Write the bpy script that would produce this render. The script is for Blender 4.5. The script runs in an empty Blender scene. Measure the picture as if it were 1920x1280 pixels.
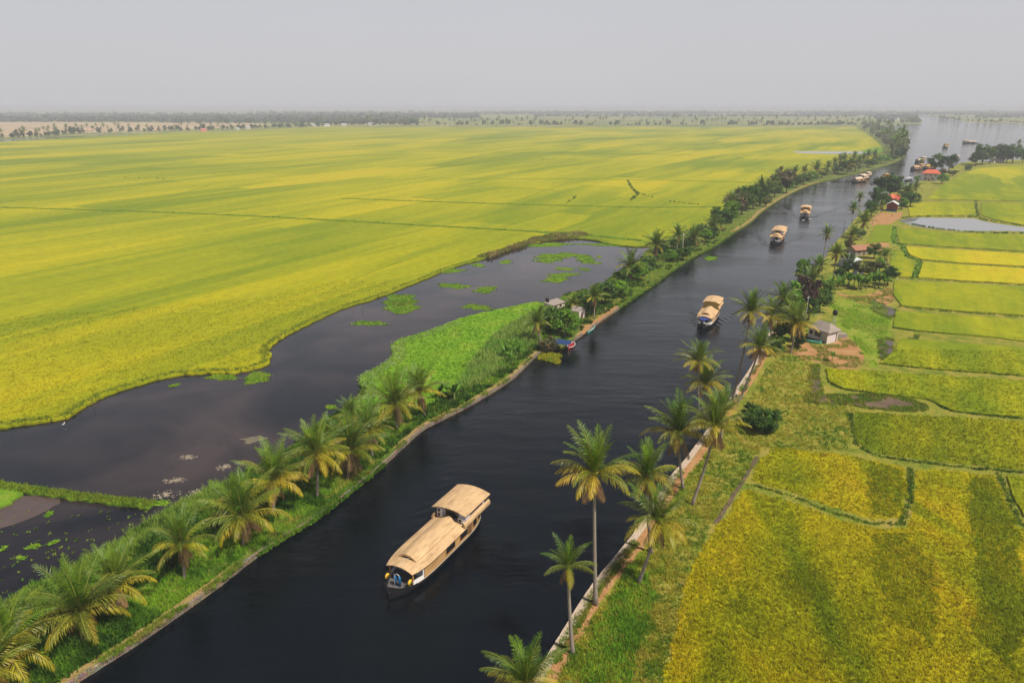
import bpy, bmesh, math, random
import numpy as np
from mathutils import Vector, Matrix
from mathutils.geometry import tessellate_polygon

SC = bpy.context.scene
COL = SC.collection
rnd = random.Random(7)
rng = np.random.default_rng(7)

# ------------------------------------------------------------------ camera
CAM_H = 60.0
FOC = 1280.0                       # focal length in photo pixels (1920 wide)
PITCH = math.atan(440.0 / FOC)
CP, SP = math.cos(PITCH), math.sin(PITCH)
cam = bpy.data.objects.new('camera', bpy.data.cameras.new('camera'))
COL.objects.link(cam)
cam.data.sensor_width = 36.0
cam.data.lens = 36.0 * FOC / 1920.0
cam.data.clip_start = 0.5
cam.data.clip_end = 80000.0
cam.location = (0, 0, CAM_H)
cam.rotation_euler = (math.pi / 2 - PITCH, 0, 0)
SC.camera = cam

# ------------------------------------------------------------------ world, sun, exposure
SUN_EL = math.radians(57)
SUN_AZ = math.atan2(0.77, -0.64)   # sun stands to the south-east of the view
W = bpy.data.worlds.new('World'); SC.world = W; W.use_nodes = True
wt = W.node_tree; wt.nodes.clear()
w_out = wt.nodes.new('ShaderNodeOutputWorld')
w_bg = wt.nodes.new('ShaderNodeBackground')
w_sky = wt.nodes.new('ShaderNodeTexSky'); w_sky.sky_type = 'NISHITA'; w_sky.sun_disc = False
w_sky.sun_elevation = SUN_EL; w_sky.sun_rotation = SUN_AZ
w_sky.air_density = 1.0; w_sky.dust_density = 3.0; w_sky.ozone_density = 1.0
w_mix = wt.nodes.new('ShaderNodeMix'); w_mix.data_type = 'RGBA'
w_mix.inputs[0].default_value = 0.86
w_co = wt.nodes.new('ShaderNodeTexCoord'); w_sep = wt.nodes.new('ShaderNodeSeparateXYZ')
w_ramp = wt.nodes.new('ShaderNodeValToRGB')
for e_, (p_, c_) in zip([w_ramp.color_ramp.elements[0], w_ramp.color_ramp.elements[1]],
                        [(0.0, (6.0, 5.9, 6.15)), (1.0, (0.8, 0.95, 1.3))]):
    e_.position = p_; e_.color = (*c_, 1)
e_ = w_ramp.color_ramp.elements.new(0.22); e_.color = (5.7, 5.65, 5.95, 1)
e_ = w_ramp.color_ramp.elements.new(0.55); e_.color = (1.7, 1.85, 2.25, 1)
w_noise = wt.nodes.new('ShaderNodeTexNoise'); w_noise.inputs['Scale'].default_value = 1.6; w_noise.inputs['Detail'].default_value = 3
w_madd = wt.nodes.new('ShaderNodeMapRange'); w_madd.inputs[3].default_value = 0.93; w_madd.inputs[4].default_value = 1.07
w_mul = wt.nodes.new('ShaderNodeMix'); w_mul.data_type = 'RGBA'; w_mul.blend_type = 'MULTIPLY'; w_mul.inputs[0].default_value = 1
wl = wt.links.new
wl(w_co.outputs['Generated'], w_sep.inputs[0]); wl(w_sep.outputs[2], w_ramp.inputs[0])
wl(w_co.outputs['Generated'], w_noise.inputs['Vector']); wl(w_noise.outputs[0], w_madd.inputs[0])
wl(w_ramp.outputs[0], w_mul.inputs[6]); wl(w_madd.outputs[0], w_mul.inputs[7])
wl(w_sky.outputs[0], w_mix.inputs[6]); wl(w_mul.outputs[2], w_mix.inputs[7])
wl(w_mix.outputs[2], w_bg.inputs[0]); wl(w_bg.outputs[0], w_out.inputs[0])
w_bg.inputs[1].default_value = 0.09

sun = bpy.data.objects.new('sun', bpy.data.lights.new('sun', 'SUN')); COL.objects.link(sun)
sun.data.energy = 4.9; sun.data.angle = math.radians(0.7); sun.data.color = (1.0, 0.93, 0.80)
SD = Vector((math.cos(SUN_EL) * math.sin(SUN_AZ), math.cos(SUN_EL) * math.cos(SUN_AZ), math.sin(SUN_EL)))
sun.rotation_euler = (-SD).to_track_quat('-Z', 'Y').to_euler()
sun.location = (60, -40, 90)

SC.view_settings.view_transform = 'Standard'; SC.view_settings.look = 'None'
SC.view_settings.exposure = 0.25; SC.view_settings.gamma = 1.0
SC.render.engine = 'CYCLES'
SC.cycles.use_denoising = True
SC.cycles.max_bounces = 6; SC.cycles.diffuse_bounces = 2; SC.cycles.glossy_bounces = 3
SC.cycles.transmission_bounces = 3; SC.cycles.volume_bounces = 0; SC.cycles.transparent_max_bounces = 6
SC.cycles.sample_clamp_indirect = 6.0


# ------------------------------------------------------------------ where a thing in the photo stands on the ground
def G(x, y, z=0.0):
    u, v = (x - 960) / FOC, (y - 640) / FOC
    d = (u, CP - v * SP, -SP - v * CP)
    t = (CAM_H - z) / -d[2]
    return Vector((d[0] * t, d[1] * t, z))

def AT(x, y, Y):
    u, v = (x - 960) / FOC, (y - 640) / FOC
    d = (u, CP - v * SP, -SP - v * CP)
    t = Y / d[1]
    return Vector((d[0] * t, Y, CAM_H + d[2] * t))

def depth(P):
    return P[1] * CP - (P[2] - CAM_H) * SP

# ------------------------------------------------------------------ object helpers
def tag(o, label=None, cat=None, group=None, kind=None):
    if label: o['label'] = label
    if cat: o['category'] = cat
    if group: o['group'] = group
    if kind: o['kind'] = kind
    return o

def empty(name, loc, rz=0.0, sc=1.0):
    o = bpy.data.objects.new(name, None); COL.objects.link(o)
    o.empty_display_size = 0.5
    o.location = loc; o.rotation_euler = (0, 0, rz); o.scale = (sc, sc, sc)
    return o

def obj(name, me, parent=None, mat=None):
    o = bpy.data.objects.new(name, me); COL.objects.link(o)
    if mat is not None:
        me.materials.clear(); me.materials.append(mat)
    if parent is not None: o.parent = parent
    return o

def copy_tree(o, parent=None):
    c = o.copy(); COL.objects.link(c)
    if parent is not None: c.parent = parent
    for ch in o.children: copy_tree(ch, c)
    return c

def np_mesh(name, V, tri=None, quad=None, col=None, mat=None, smooth=False):
    me = bpy.data.meshes.new(name)
    V = np.asarray(V, dtype=np.float32)
    loops, starts, totals = [], [], []
    pos = 0
    if quad is not None and len(quad):
        q = np.asarray(quad, dtype=np.int32); loops.append(q.ravel())
        starts.append(pos + 4 * np.arange(len(q))); totals.append(np.full(len(q), 4)); pos += 4 * len(q)
    if tri is not None and len(tri):
        t = np.asarray(tri, dtype=np.int32); loops.append(t.ravel())
        starts.append(pos + 3 * np.arange(len(t))); totals.append(np.full(len(t), 3)); pos += 3 * len(t)
    L = np.concatenate(loops).astype(np.int32); S = np.concatenate(starts).astype(np.int32); T = np.concatenate(totals).astype(np.int32)
    me.vertices.add(len(V)); me.vertices.foreach_set('co', V.ravel())
    me.loops.add(len(L)); me.loops.foreach_set('vertex_index', L)
    me.polygons.add(len(S)); me.polygons.foreach_set('loop_start', S); me.polygons.foreach_set('loop_total', T)
    me.polygons.foreach_set('use_smooth', np.full(len(S), bool(smooth)))
    me.update(calc_edges=True)
    if col is not None:
        a = me.color_attributes.new('tint', 'FLOAT_COLOR', 'POINT')
        c = np.ones((len(V), 4), dtype=np.float32); c[:, :3] = col
        a.data.foreach_set('color', c.ravel())
    if mat is not None: me.materials.append(mat)
    return me

class Geo:
    """collects faces for one mesh object"""
    def __init__(s): s.v, s.f = [], []
    def add(s, vs, fs):
        b = len(s.v); s.v += [tuple(p) for p in vs]; s.f += [tuple(i + b for i in f) for f in fs]
        return s
    def box(s, c, d, rz=0.0, ry=0.0):
        M = Matrix.Translation(c) @ Matrix.Rotation(rz, 4, 'Z') @ Matrix.Rotation(ry, 4, 'Y')
        x, y, z = d[0] / 2, d[1] / 2, d[2] / 2
        vs = [M @ Vector(p) for p in ((-x, -y, -z), (x, -y, -z), (x, y, -z), (-x, y, -z), (-x, -y, z), (x, -y, z), (x, y, z), (-x, y, z))]
        return s.add(vs, [(0, 3, 2, 1), (4, 5, 6, 7), (0, 1, 5, 4), (1, 2, 6, 5), (2, 3, 7, 6), (3, 0, 4, 7)])
    def tube(s, pts, rad, n=8, cap=True):
        pts = [Vector(p) for p in pts]
        if not hasattr(rad, '__len__'): rad = [rad] * len(pts)
        vs, fs = [], []
        for i, p in enumerate(pts):
            d = (pts[min(i + 1, len(pts) - 1)] - pts[max(i - 1, 0)]).normalized()
            a = Vector((1, 0, 0)) if abs(d.x) < 0.9 else Vector((0, 1, 0))
            u = d.cross(a).normalized(); w = d.cross(u)
            for k in range(n):
                t = 2 * math.pi * k / n
                vs.append(p + (u * math.cos(t) + w * math.sin(t)) * rad[i])
        for i in range(len(pts) - 1):
            for k in range(n):
                k2 = (k + 1) % n
                fs.append((i * n + k, i * n + k2, (i + 1) * n + k2, (i + 1) * n + k))
        if cap:
            fs.append(tuple(range(n))[::-1]); fs.append(tuple((len(pts) - 1) * n + k for k in range(n)))
        return s.add(vs, fs)
    def ring_loft(s, rings, close=True, cap=True):
        n = len(rings[0]); vs = [p for r in rings for p in r]; fs = []
        for i in range(len(rings) - 1):
            for k in range(n if close else n - 1):
                k2 = (k + 1) % n
                fs.append((i * n + k, i * n + k2, (i + 1) * n + k2, (i + 1) * n + k))
        if cap and close:
            fs.append(tuple(range(n))[::-1]); fs.append(tuple((len(rings) - 1) * n + k for k in range(n)))
        return s.add(vs, fs)
    def prism(s, pts, z0, z1):
        n = len(pts)
        vs = [(p[0], p[1], z0) for p in pts] + [(p[0], p[1], z1) for p in pts]
        fs = [tuple(range(n))[::-1], tuple(range(n, 2 * n))] + [(i, (i + 1) % n, n + (i + 1) % n, n + i) for i in range(n)]
        return s.add(vs, fs)
    def build(s, name, mat, parent=None, smooth=False):
        me = bpy.data.meshes.new(name); me.from_pydata(s.v, [], s.f)
        bm = bmesh.new(); bm.from_mesh(me); bmesh.ops.recalc_face_normals(bm, faces=bm.faces); bm.to_mesh(me); bm.free()
        if smooth:
            for p in me.polygons: p.use_smooth = True
        me.materials.append(mat)
        return obj(name, me, parent)

# vectorised value noise
_perm = rng.permutation(4096)
def vnoise(x, y):
    xi = np.floor(x).astype(int); yi = np.floor(y).astype(int); fx = x - xi; fy = y - yi
    fx = fx * fx * (3 - 2 * fx); fy = fy * fy * (3 - 2 * fy)
    h = lambda a, b: (_perm[(a * 57 + _perm[b & 4095]) & 4095]) / 4095.0
    return (h(xi, yi) * (1 - fx) + h(xi + 1, yi) * fx) * (1 - fy) + (h(xi, yi + 1) * (1 - fx) + h(xi + 1, yi + 1) * fx) * fy

# ------------------------------------------------------------------ materials
class M:
    def __init__(s, name):
        s.m = bpy.data.materials.new(name); s.m.use_nodes = True; s.t = s.m.node_tree; s.t.nodes.clear()
        s.out = s.t.nodes.new('ShaderNodeOutputMaterial')
    def n(s, ty, **kw):
        nd = s.t.nodes.new(ty)
        for k, v in kw.items(): setattr(nd, k, v)
        return nd
    def set(s, sock, v):
        if hasattr(v, 'is_output'): s.t.links.new(v, sock)
        elif isinstance(v, (tuple, list)) and len(v) == 3 and sock.type == 'RGBA': sock.default_value = (*v, 1)
        else: sock.default_value = v
    def pos(s): return s.n('ShaderNodeNewGeometry').outputs['Position']
    def objco(s): return s.n('ShaderNodeTexCoord').outputs['Object']
    def mapping(s, vec, scale=(1, 1, 1), rot=(0, 0, 0), loc=(0, 0, 0)):
        nd = s.n('ShaderNodeMapping'); s.set(nd.inputs[0], vec)
        nd.inputs['Rotation'].default_value = rot; nd.inputs['Scale'].default_value = scale; nd.inputs['Location'].default_value = loc
        return nd.outputs[0]
    def noise(s, vec, scale, detail=3, rough=0.55, dist=0.0):
        nd = s.n('ShaderNodeTexNoise'); s.set(nd.inputs['Vector'], vec)
        nd.inputs['Scale'].default_value = scale; nd.inputs['Detail'].default_value = detail
        nd.inputs['Roughness'].default_value = rough; nd.inputs['Distortion'].default_value = dist
        return nd.outputs[0]
    def ramp(s, f, stops, interp='LINEAR'):
        nd = s.n('ShaderNodeValToRGB'); nd.color_ramp.interpolation = interp
        el = nd.color_ramp.elements
        while len(el) < len(stops): el.new(0.5)
        for e, (p, c) in zip(el, stops):
            e.position = p; e.color = (*((c, c, c) if isinstance(c, (int, float)) else c), 1)
        s.set(nd.inputs[0], f)
        return nd.outputs[0]
    def mix(s, f, a, b, mode='MIX'):
        nd = s.n('ShaderNodeMix', data_type='RGBA', blend_type=mode)
        s.set(nd.inputs[0], f); s.set(nd.inputs[6], a); s.set(nd.inputs[7], b)
        return nd.outputs[2]
    def math(s, op, a, b=0.0):
        nd = s.n('ShaderNodeMath', operation=op); s.set(nd.inputs[0], a); s.set(nd.inputs[1], b)
        return nd.outputs[0]
    def attr(s, name): return s.n('ShaderNodeAttribute', attribute_name=name).outputs['Color']
    def bump(s, h, strength=0.3, dist=0.1):
        nd = s.n('ShaderNodeBump'); nd.inputs['Strength'].default_value = strength; nd.inputs['Distance'].default_value = dist
        s.set(nd.inputs['Height'], h); return nd.outputs[0]
    def bsdf(s, color, rough=0.7, normal=None, spec=0.3, metal=0.0, ior=None):
        nd = s.n('ShaderNodeBsdfPrincipled'); s.set(nd.inputs['Base Color'], color); s.set(nd.inputs['Roughness'], rough)
        nd.inputs['Specular IOR Level'].default_value = spec; nd.inputs['Metallic'].default_value = metal
        if ior: nd.inputs['IOR'].default_value = ior
        if normal is not None: s.set(nd.inputs['Normal'], normal)
        return nd.outputs[0]
    def leaf(s, color, trans=0.35, rough=0.5, spec=0.25):
        b = s.bsdf(color, rough, spec=spec)
        tr = s.n('ShaderNodeBsdfTranslucent'); s.set(tr.inputs[0], color)
        mx = s.n('ShaderNodeMixShader'); mx.inputs[0].default_value = trans
        s.t.links.new(b, mx.inputs[1]); s.t.links.new(tr.outputs[0], mx.inputs[2])
        return mx.outputs[0]
    def done(s, sh):
        s.t.links.new(sh, s.out.inputs[0]); return s.m

def simple(name, color, rough=0.6, var=0.15, scale=3.0, spec=0.3, metal=0.0, bump=0.0, bscale=None):
    m = M(name); co = m.objco()
    f = m.noise(co, scale, 4)
    c = m.mix(f, tuple(x * (1 - var) for x in color), tuple(min(1, x * (1 + var)) for x in color))
    nb = m.bump(m.noise(co, bscale or scale * 4, 3), bump, 0.03) if bump else None
    return m.done(m.bsdf(c, rough, nb, spec, metal))

ROT = -math.radians(60)            # the paddy rows run alongside the canal

def paddy_color(m, off=0.0, yellow=0.0, patch=0.0, dark=1.0):
    p = m.pos()
    row = m.mapping(p, (1, 1, 0.0), (0, 0, ROT), (off, off * 0.7, 0))
    big = m.noise(m.mapping(row, (0.0035, 0.009, 1)), 1.0, 3, 0.5)
    st = m.noise(m.mapping(row, (0.006, 0.06, 1.0)), 1.0, 5, 0.6, 0.3)
    fine = m.noise(m.mapping(row, (0.02, 0.5, 1.0)), 1.0, 2, 0.5)
    cell = m.n('ShaderNodeTexVoronoi', distance='CHEBYCHEV'); m.set(cell.inputs['Vector'], m.mapping(row, (0.0042, 0.017, 1))); cell.inputs['Scale'].default_value = 1.0
    cv = m.n('ShaderNodeSeparateColor'); m.set(cv.inputs[0], cell.outputs['Color'])
    f = m.math('ADD', m.math('MULTIPLY', big, 0.35), m.math('MULTIPLY', st, 0.36))
    f = m.math('ADD', f, m.math('MULTIPLY', fine, 0.09)); f = m.math('ADD', f, (0.065 if patch > .3 else m.math('MULTIPLY', cv.outputs[0], 0.13)))
    if patch:
        pt = m.noise(m.mapping(p, (0.085, 0.035, 1), (0, 0, 0.25), (off, 0, 0)), 1.0, 4, 0.6, 0.5)
        f = m.math('ADD', f, m.math('MULTIPLY', m.math('SUBTRACT', pt, 0.5), patch))
    f = m.math('ADD', f, yellow + 0.025)
    c = m.ramp(f, [(0.34, (0.170, 0.225, 0.005)), (0.44, (0.295, 0.305, 0.005)), (0.52, (0.405, 0.360, 0.005)), (0.62, (0.475, 0.360, 0.010)), (0.76, (0.48, 0.36, 0.06))])
    g = m.noise(p, 1.9, 4, 0.75)
    g2 = m.noise(p, 0.3, 3, 0.6)
    k = m.math('ADD', m.math('MULTIPLY', g, 0.7), m.math('MULTIPLY', g2, 0.3))
    c = m.mix(1.0, c, m.ramp(k, [(0.32, 0.55 * dark), (0.5, 0.93 * dark), (0.68, 1.2 * dark)]), 'MULTIPLY')
    return c, k

def make_paddy(name, off=0.0, yellow=0.0, tuft=False, patch=0.0, dark=1.0):
    m = M(name); c, k = paddy_color(m, off, yellow, patch, dark)
    if tuft:
        c = m.mix(1.0, c, m.attr('tint'), 'MULTIPLY')
        return m.done(m.leaf(c, 0.35, 0.6, 0.15))
    return m.done(m.bsdf(c, 0.85, m.bump(k, 0.9, 0.35), 0.1))

MAT = {}
MAT['paddy'] = make_paddy('paddy_canopy', 0.0, -0.050, False, 0.0, .94)
MAT['paddy_tuft'] = make_paddy('paddy_leaf', 0.0, -0.050, True)
for key, off, yel, pat, dk in (('paddy_green', 140., -0.115, .20, .95), ('paddy_gold', 300., 0.025, .20, 1.0), ('paddy_mid', 520., -0.080, .26, .95), ('paddy_ripe', 300., 0.030, .85, .85), ('paddy_lush', 140., -0.125, .35, .82)):
    MAT[key] = make_paddy(key, off, yel, False, pat, dk); MAT[key + '_tuft'] = make_paddy(key + '_leaf', off, yel, True, pat, 1.0)

def ground_mat(name, stops, scale=0.25, fine=3.0, bump=0.8):
    m = M(name); p = m.pos()
    a = m.noise(p, scale, 5, 0.65, 0.4); b = m.noise(p, fine, 4, 0.7)
    f = m.math('ADD', m.math('MULTIPLY', a, 0.7), m.math('MULTIPLY', b, 0.3))
    c = m.ramp(f, stops)
    c = m.mix(1.0, c, m.ramp(b, [(0.3, 0.6), (0.7, 1.2)]), 'MULTIPLY')
    return m.done(m.bsdf(c, 0.9, m.bump(b, bump, 0.25), 0.1))

MAT['bank'] = ground_mat('bank_soil', [(0.34, (0.05, 0.09, 0.012)), (0.48, (0.10, 0.15, 0.02)), (0.58, (0.20, 0.19, 0.04)), (0.7, (0.30, 0.20, 0.08))])
MAT['meadow'] = ground_mat('meadow_ground', [(0.34, (0.08, 0.14, 0.015)), (0.46, (0.17, 0.20, 0.02)), (0.56, (0.28, 0.25, 0.04)), (0.68, (0.34, 0.24, 0.08))])
MAT['meadowgreen'] = ground_mat('rough_green', [(0.34, (0.10, 0.17, 0.012)), (0.5, (0.20, 0.27, 0.02)), (0.66, (0.30, 0.27, 0.06))])
MAT['marsh'] = ground_mat('marsh_mat', [(0.32, (0.09, 0.20, 0.012)), (0.5, (0.14, 0.28, 0.015)), (0.62, (0.21, 0.31, 0.025)), (0.75, (0.30, 0.30, 0.06))], 0.12, 2.2)
MAT['sand'] = ground_mat('sandy_soil', [(0.3, (0.26, 0.135, 0.05)), (0.5, (0.38, 0.20, 0.085)), (0.7, (0.45, 0.28, 0.14))], 0.35, 4.0, 0.4)
MAT['drysoil'] = ground_mat('dry_bank_soil', [(0.3, (0.17, 0.15, 0.035)), (0.5, (0.30, 0.21, 0.08)), (0.7, (0.36, 0.25, 0.12))], 0.5, 4.0, 0.4)
MAT['concrete'] = ground_mat('path_concrete', [(0.3, (0.33, 0.25, 0.19)), (0.5, (0.46, 0.36, 0.28)), (0.7, (0.52, 0.43, 0.34))], 0.5, 5.0, 0.3)
MAT['mud'] = ground_mat('wet_mud', [(0.3, (0.06, 0.045, 0.035)), (0.5, (0.12, 0.085, 0.06)), (0.7, (0.20, 0.14, 0.09))], 0.4, 4.0, 0.5)
MAT['weedgreen'] = ground_mat('weed_green', [(0.3, (0.08, 0.17, 0.012)), (0.5, (0.14, 0.26, 0.015)), (0.7, (0.22, 0.29, 0.03))], 0.3, 3.0)
MAT['far'] = ground_mat('far_farmland', [(0.35, (0.10, 0.15, 0.05)), (0.5, (0.20, 0.22, 0.06)), (0.62, (0.32, 0.29, 0.12))], 0.0016, 0.01, 0.0)
MAT['harvest'] = ground_mat('harvested_stubble', [(0.35, (0.34, 0.25, 0.15)), (0.5, (0.45, 0.33, 0.21)), (0.65, (0.42, 0.36, 0.2))], 0.004, 0.03, 0.0)

def stone():
    m = M('rubble_stone'); p = m.pos()
    v = m.n('ShaderNodeTexVoronoi', feature='DISTANCE_TO_EDGE'); m.set(v.inputs['Vector'], m.mapping(p, (1, 1, 1.5))); v.inputs['Scale'].default_value = 2.6
    v2 = m.n('ShaderNodeTexVoronoi'); m.set(v2.inputs['Vector'], m.mapping(p, (1, 1, 1.5))); v2.inputs['Scale'].default_value = 2.6
    base = m.mix(m.noise(p, 0.5, 3), (0.15, 0.11, 0.08), (0.33, 0.26, 0.19))
    c = m.mix(0.35, base, v2.outputs['Color'], 'SOFT_LIGHT')
    c = m.mix(m.ramp(v.outputs[0], [(0.0, 1.0), (0.09, 0.0)]), c, (0.05, 0.045, 0.035))
    return m.done(m.bsdf(c, 0.85, m.bump(v.outputs[0], 0.8, 0.12), 0.2))
MAT['stone'] = stone()

def water(name, deep, shallow, big, ripple, patchy, wakes=()):
    m = M(name); p = m.pos()
    c = m.mix(m.ramp(m.noise(p, 0.03, 4, 0.6, 0.6), [(0.42, 0.0), (0.66, 1.0)]), deep, shallow)
    v1 = m.mapping(p, (0.55, 1.25, 1), (0, 0, math.radians(-25)))
    r1 = m.noise(v1, big, 5, 0.65, 0.4)
    r2 = m.noise(m.mapping(p, (0.5, 1.2, 1), (0, 0, math.radians(15))), big * 0.28, 2, 0.5)
    pat = m.ramp(m.noise(m.mapping(p, (0.02, 0.05, 1), (0, 0, math.radians(20))), 1.0, 3), [(0.35, patchy), (0.62, 1.0)])
    h = m.math('MULTIPLY', m.math('ADD', m.math('MULTIPLY', r1, 0.6), m.math('MULTIPLY', r2, 1.0)), pat)
    for (wx, wy, hx, hy, amp) in wakes:
        sp = m.n('ShaderNodeSeparateXYZ'); m.set(sp.inputs[0], p)
        dx = m.math('SUBTRACT', sp.outputs[0], wx); dy = m.math('SUBTRACT', sp.outputs[1], wy)
        u = m.math('ADD', m.math('MULTIPLY', dx, -hx), m.math('MULTIPLY', dy, -hy))          # metres behind the bow
        v = m.math('ABSOLUTE', m.math('ADD', m.math('MULTIPLY', dx, -hy), m.math('MULTIPLY', dy, hx)))
        arm = m.math('SUBTRACT', v, m.math('ADD', m.math('MULTIPLY', u, 0.30), 1.6))
        env = m.math('EXPONENT', m.math('MULTIPLY', m.math('MULTIPLY', arm, arm), -0.30))
        fade = m.math('MULTIPLY', m.math('GREATER_THAN', u, 0.0), m.math('EXPONENT', m.math('MULTIPLY', u, -0.035)))
        wv = m.math('SINE', m.math('ADD', m.math('MULTIPLY', u, 1.9), m.math('MULTIPLY', v, 2.4)))
        h = m.math('ADD', h, m.math('MULTIPLY', m.math('MULTIPLY', wv, amp), m.math('MULTIPLY', env, fade)))
    return m.done(m.bsdf(c, 0.06, m.bump(h, ripple, 0.35), 0.5, ior=1.33))
MAT['canal'] = water('canal_water', (0.0014, 0.0034, 0.0062), (0.003, 0.0045, 0.0055), 1.15, 0.42, 0.22,
                      [(G(1318, 612).x, G(1318, 612).y, -.43, -.90, .45), (G(1508, 411).x, G(1508, 411).y, -.40, -.917, .9), (G(1445, 462).x, G(1445, 462).y, -.45, -.89, .6), (G(729, 1120).x, G(729, 1120).y, -.47, -.883, .22)])
MAT['pond'] = water('pond_water', (0.006, 0.0070, 0.011), (0.043, 0.031, 0.032), 0.8, 0.035, 0.2)

def tint_leaf(name, trans=0.35, rough=0.5, spec=0.25, var=0.12):
    m = M(name)
    c = m.mix(1.0, m.attr('tint'), m.ramp(m.noise(m.objco(), 0.9, 3), [(0.3, 1 - var), (0.7, 1 + var)]), 'MULTIPLY')
    oi = m.n('ShaderNodeObjectInfo').outputs['Random']
    c = m.mix(1.0, c, m.ramp(oi, [(0.0, (0.86, 0.90, 0.88)), (0.5, (1, 1, 1)), (1.0, (1.18, 1.08, 0.95))]), 'MULTIPLY')
    return m.done(m.leaf(c, trans, rough, spec))
MAT['frond'] = tint_leaf('palm_frond', 0.14, 0.45, 0.35)
MAT['leaf'] = tint_leaf('tree_leaf', 0.30, 0.5, 0.25)
MAT['tuft'] = tint_leaf('weed_tuft', 0.4, 0.6, 0.15)

def bark():
    m = M('palm_bark'); co = m.objco()
    w = m.n('ShaderNodeTexWave', wave_type='BANDS', bands_direction='Z'); m.set(w.inputs['Vector'], co); w.inputs['Scale'].default_value = 2.2
    w.inputs['Distortion'].default_value = 2.0; w.inputs['Detail'].default_value = 2
    c = m.mix(m.noise(co, 1.5, 4), (0.19, 0.155, 0.125), (0.40, 0.345, 0.29))
    c = m.mix(m.ramp(w.outputs[0], [(0.1, 0.5), (0.4, 0.0)]), c, (0.10, 0.085, 0.07))
    return m.done(m.bsdf(c, 0.85, m.bump(w.outputs[0], 0.5, 0.05), 0.15))
MAT['bark'] = bark()
MAT['treebark'] = simple('tree_bark', (0.13, 0.10, 0.075), 0.9, 0.3, 4, 0.1, 0, 0.5)
MAT['coconut'] = simple('coconut_husk', (0.24, 0.22, 0.05), 0.6, 0.35, 2)

def bamboo(name, col, along='X', step=0.34):
    m = M(name); co = m.objco()
    sx = m.n('ShaderNodeSeparateXYZ'); m.set(sx.inputs[0], co)
    ax = sx.outputs[1] if along == 'X' else sx.outputs[2]
    fr = m.math('FRACT', m.math('DIVIDE', ax, step))
    seam = m.ramp(fr, [(0.0, 1.28), (0.09, 1.22), (0.16, 0.80), (0.24, 0.98), (0.9, 1.0), (1.0, 1.25)])
    cell = m.math('FLOOR', m.math('DIVIDE', ax, step))
    cb = m.n('ShaderNodeCombineXYZ'); m.set(cb.inputs[0], m.math('MULTIPLY', sx.outputs[0], 0.45)); m.set(cb.inputs[1], m.math('MULTIPLY', cell, 3.7))
    pn = m.noise(cb.outputs[0], 1.0, 3, 0.6)
    wv = m.noise(m.mapping(co, (14, 14, 14)), 1.0, 2, 0.6)
    c = m.mix(m.ramp(pn, [(0.3, 0.0), (0.7, 1.0)]), tuple(x * 0.78 for x in col), tuple(min(1, x * 1.12) for x in col))
    c = m.mix(1.0, c, seam, 'MULTIPLY')
    c = m.mix(1.0, c, m.ramp(wv, [(0.3, 0.84), (0.7, 1.10)]), 'MULTIPLY')
    st = m.ramp(m.noise(m.mapping(co, (0.35, 1.2, 1)), 1.0, 4, 0.65), [(0.52, 0.0), (0.64, 0.55)])
    c = m.mix(st, c, (col[0] * 0.5, col[1] * 0.46, col[2] * 0.42))
    return m.done(m.bsdf(c, 0.75, m.bump(m.math('ADD', seam, m.math('MULTIPLY', wv, 0.3)), 0.4, 0.03), 0.2))
MAT['mat_roof'] = bamboo('woven_mat_roof', (0.53, 0.355, 0.195))
MAT['mat_wall'] = bamboo('woven_mat_wall', (0.47, 0.275, 0.115), 'Z', 0.3)
MAT['mat_yellow'] = bamboo('yellow_mat_roof', (0.66, 0.40, 0.08))
MAT['mat_pale'] = bamboo('pale_mat_roof', (0.66, 0.52, 0.40))
MAT['hull'] = simple('tarred_hull', (0.012, 0.012, 0.015), 0.45, 0.3, 2, 0.4)
MAT['deck'] = simple('grey_deck', (0.10, 0.095, 0.10), 0.7, 0.3, 2)
MAT['white'] = simple('white_paint', (0.74, 0.72, 0.72), 0.5, 0.06, 3)
MAT['lavender'] = simple('lavender_white_wall', (0.62, 0.58, 0.68), 0.6, 0.06, 3)
MAT['grey'] = simple('pale_grey_panel', (0.45, 0.46, 0.47), 0.6, 0.1, 3)
MAT['glass'] = simple('dark_glass', (0.012, 0.014, 0.018), 0.12, 0.3, 2, 0.6)
MAT['dark'] = simple('dark_opening', (0.010, 0.009, 0.009), 0.7, 0.3, 2, 0.2)
MAT['woodtrim'] = simple('varnished_trim', (0.42, 0.22, 0.07), 0.5, 0.2, 4)
MAT['brownwood'] = simple('brown_wood', (0.16, 0.08, 0.035), 0.6, 0.3, 4)
MAT['black'] = simple('black_paint', (0.015, 0.015, 0.015), 0.5, 0.2, 4)
MAT['blue'] = simple('blue_cylinder_paint', (0.012, 0.13, 0.33), 0.35, 0.15, 4)
MAT['lightblue'] = simple('light_blue_paint', (0.12, 0.32, 0.58), 0.35, 0.1, 4)
MAT['navy'] = simple('blue_awning_cloth', (0.03, 0.045, 0.20), 0.75, 0.2, 3)
MAT['tarp'] = simple('blue_tarpaulin', (0.018, 0.045, 0.14), 0.6, 0.3, 1.2, 0.3, 0, 0.4, 3)
MAT['yellow'] = simple('yellow_plastic', (0.66, 0.42, 0.03), 0.45, 0.1, 4)
MAT['metal'] = simple('grey_metal', (0.45, 0.45, 0.45), 0.4, 0.1, 4, 0.5, 0.4)
MAT['curtain'] = simple('straw_curtain', (0.42, 0.33, 0.09), 0.8, 0.35, 5)
MAT['teal'] = simple('teal_paint', (0.10, 0.42, 0.33), 0.5, 0.2, 3)
MAT['paleteal'] = simple('pale_teal_boards', (0.36, 0.55, 0.50), 0.55, 0.2, 4)
MAT['red'] = simple('red_paint', (0.36, 0.025, 0.035), 0.5, 0.25, 3)
MAT['tile'] = simple('red_roof_tiles', (0.52, 0.115, 0.06), 0.7, 0.25, 1.5, 0.2, 0, 0.4, 8)
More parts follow.
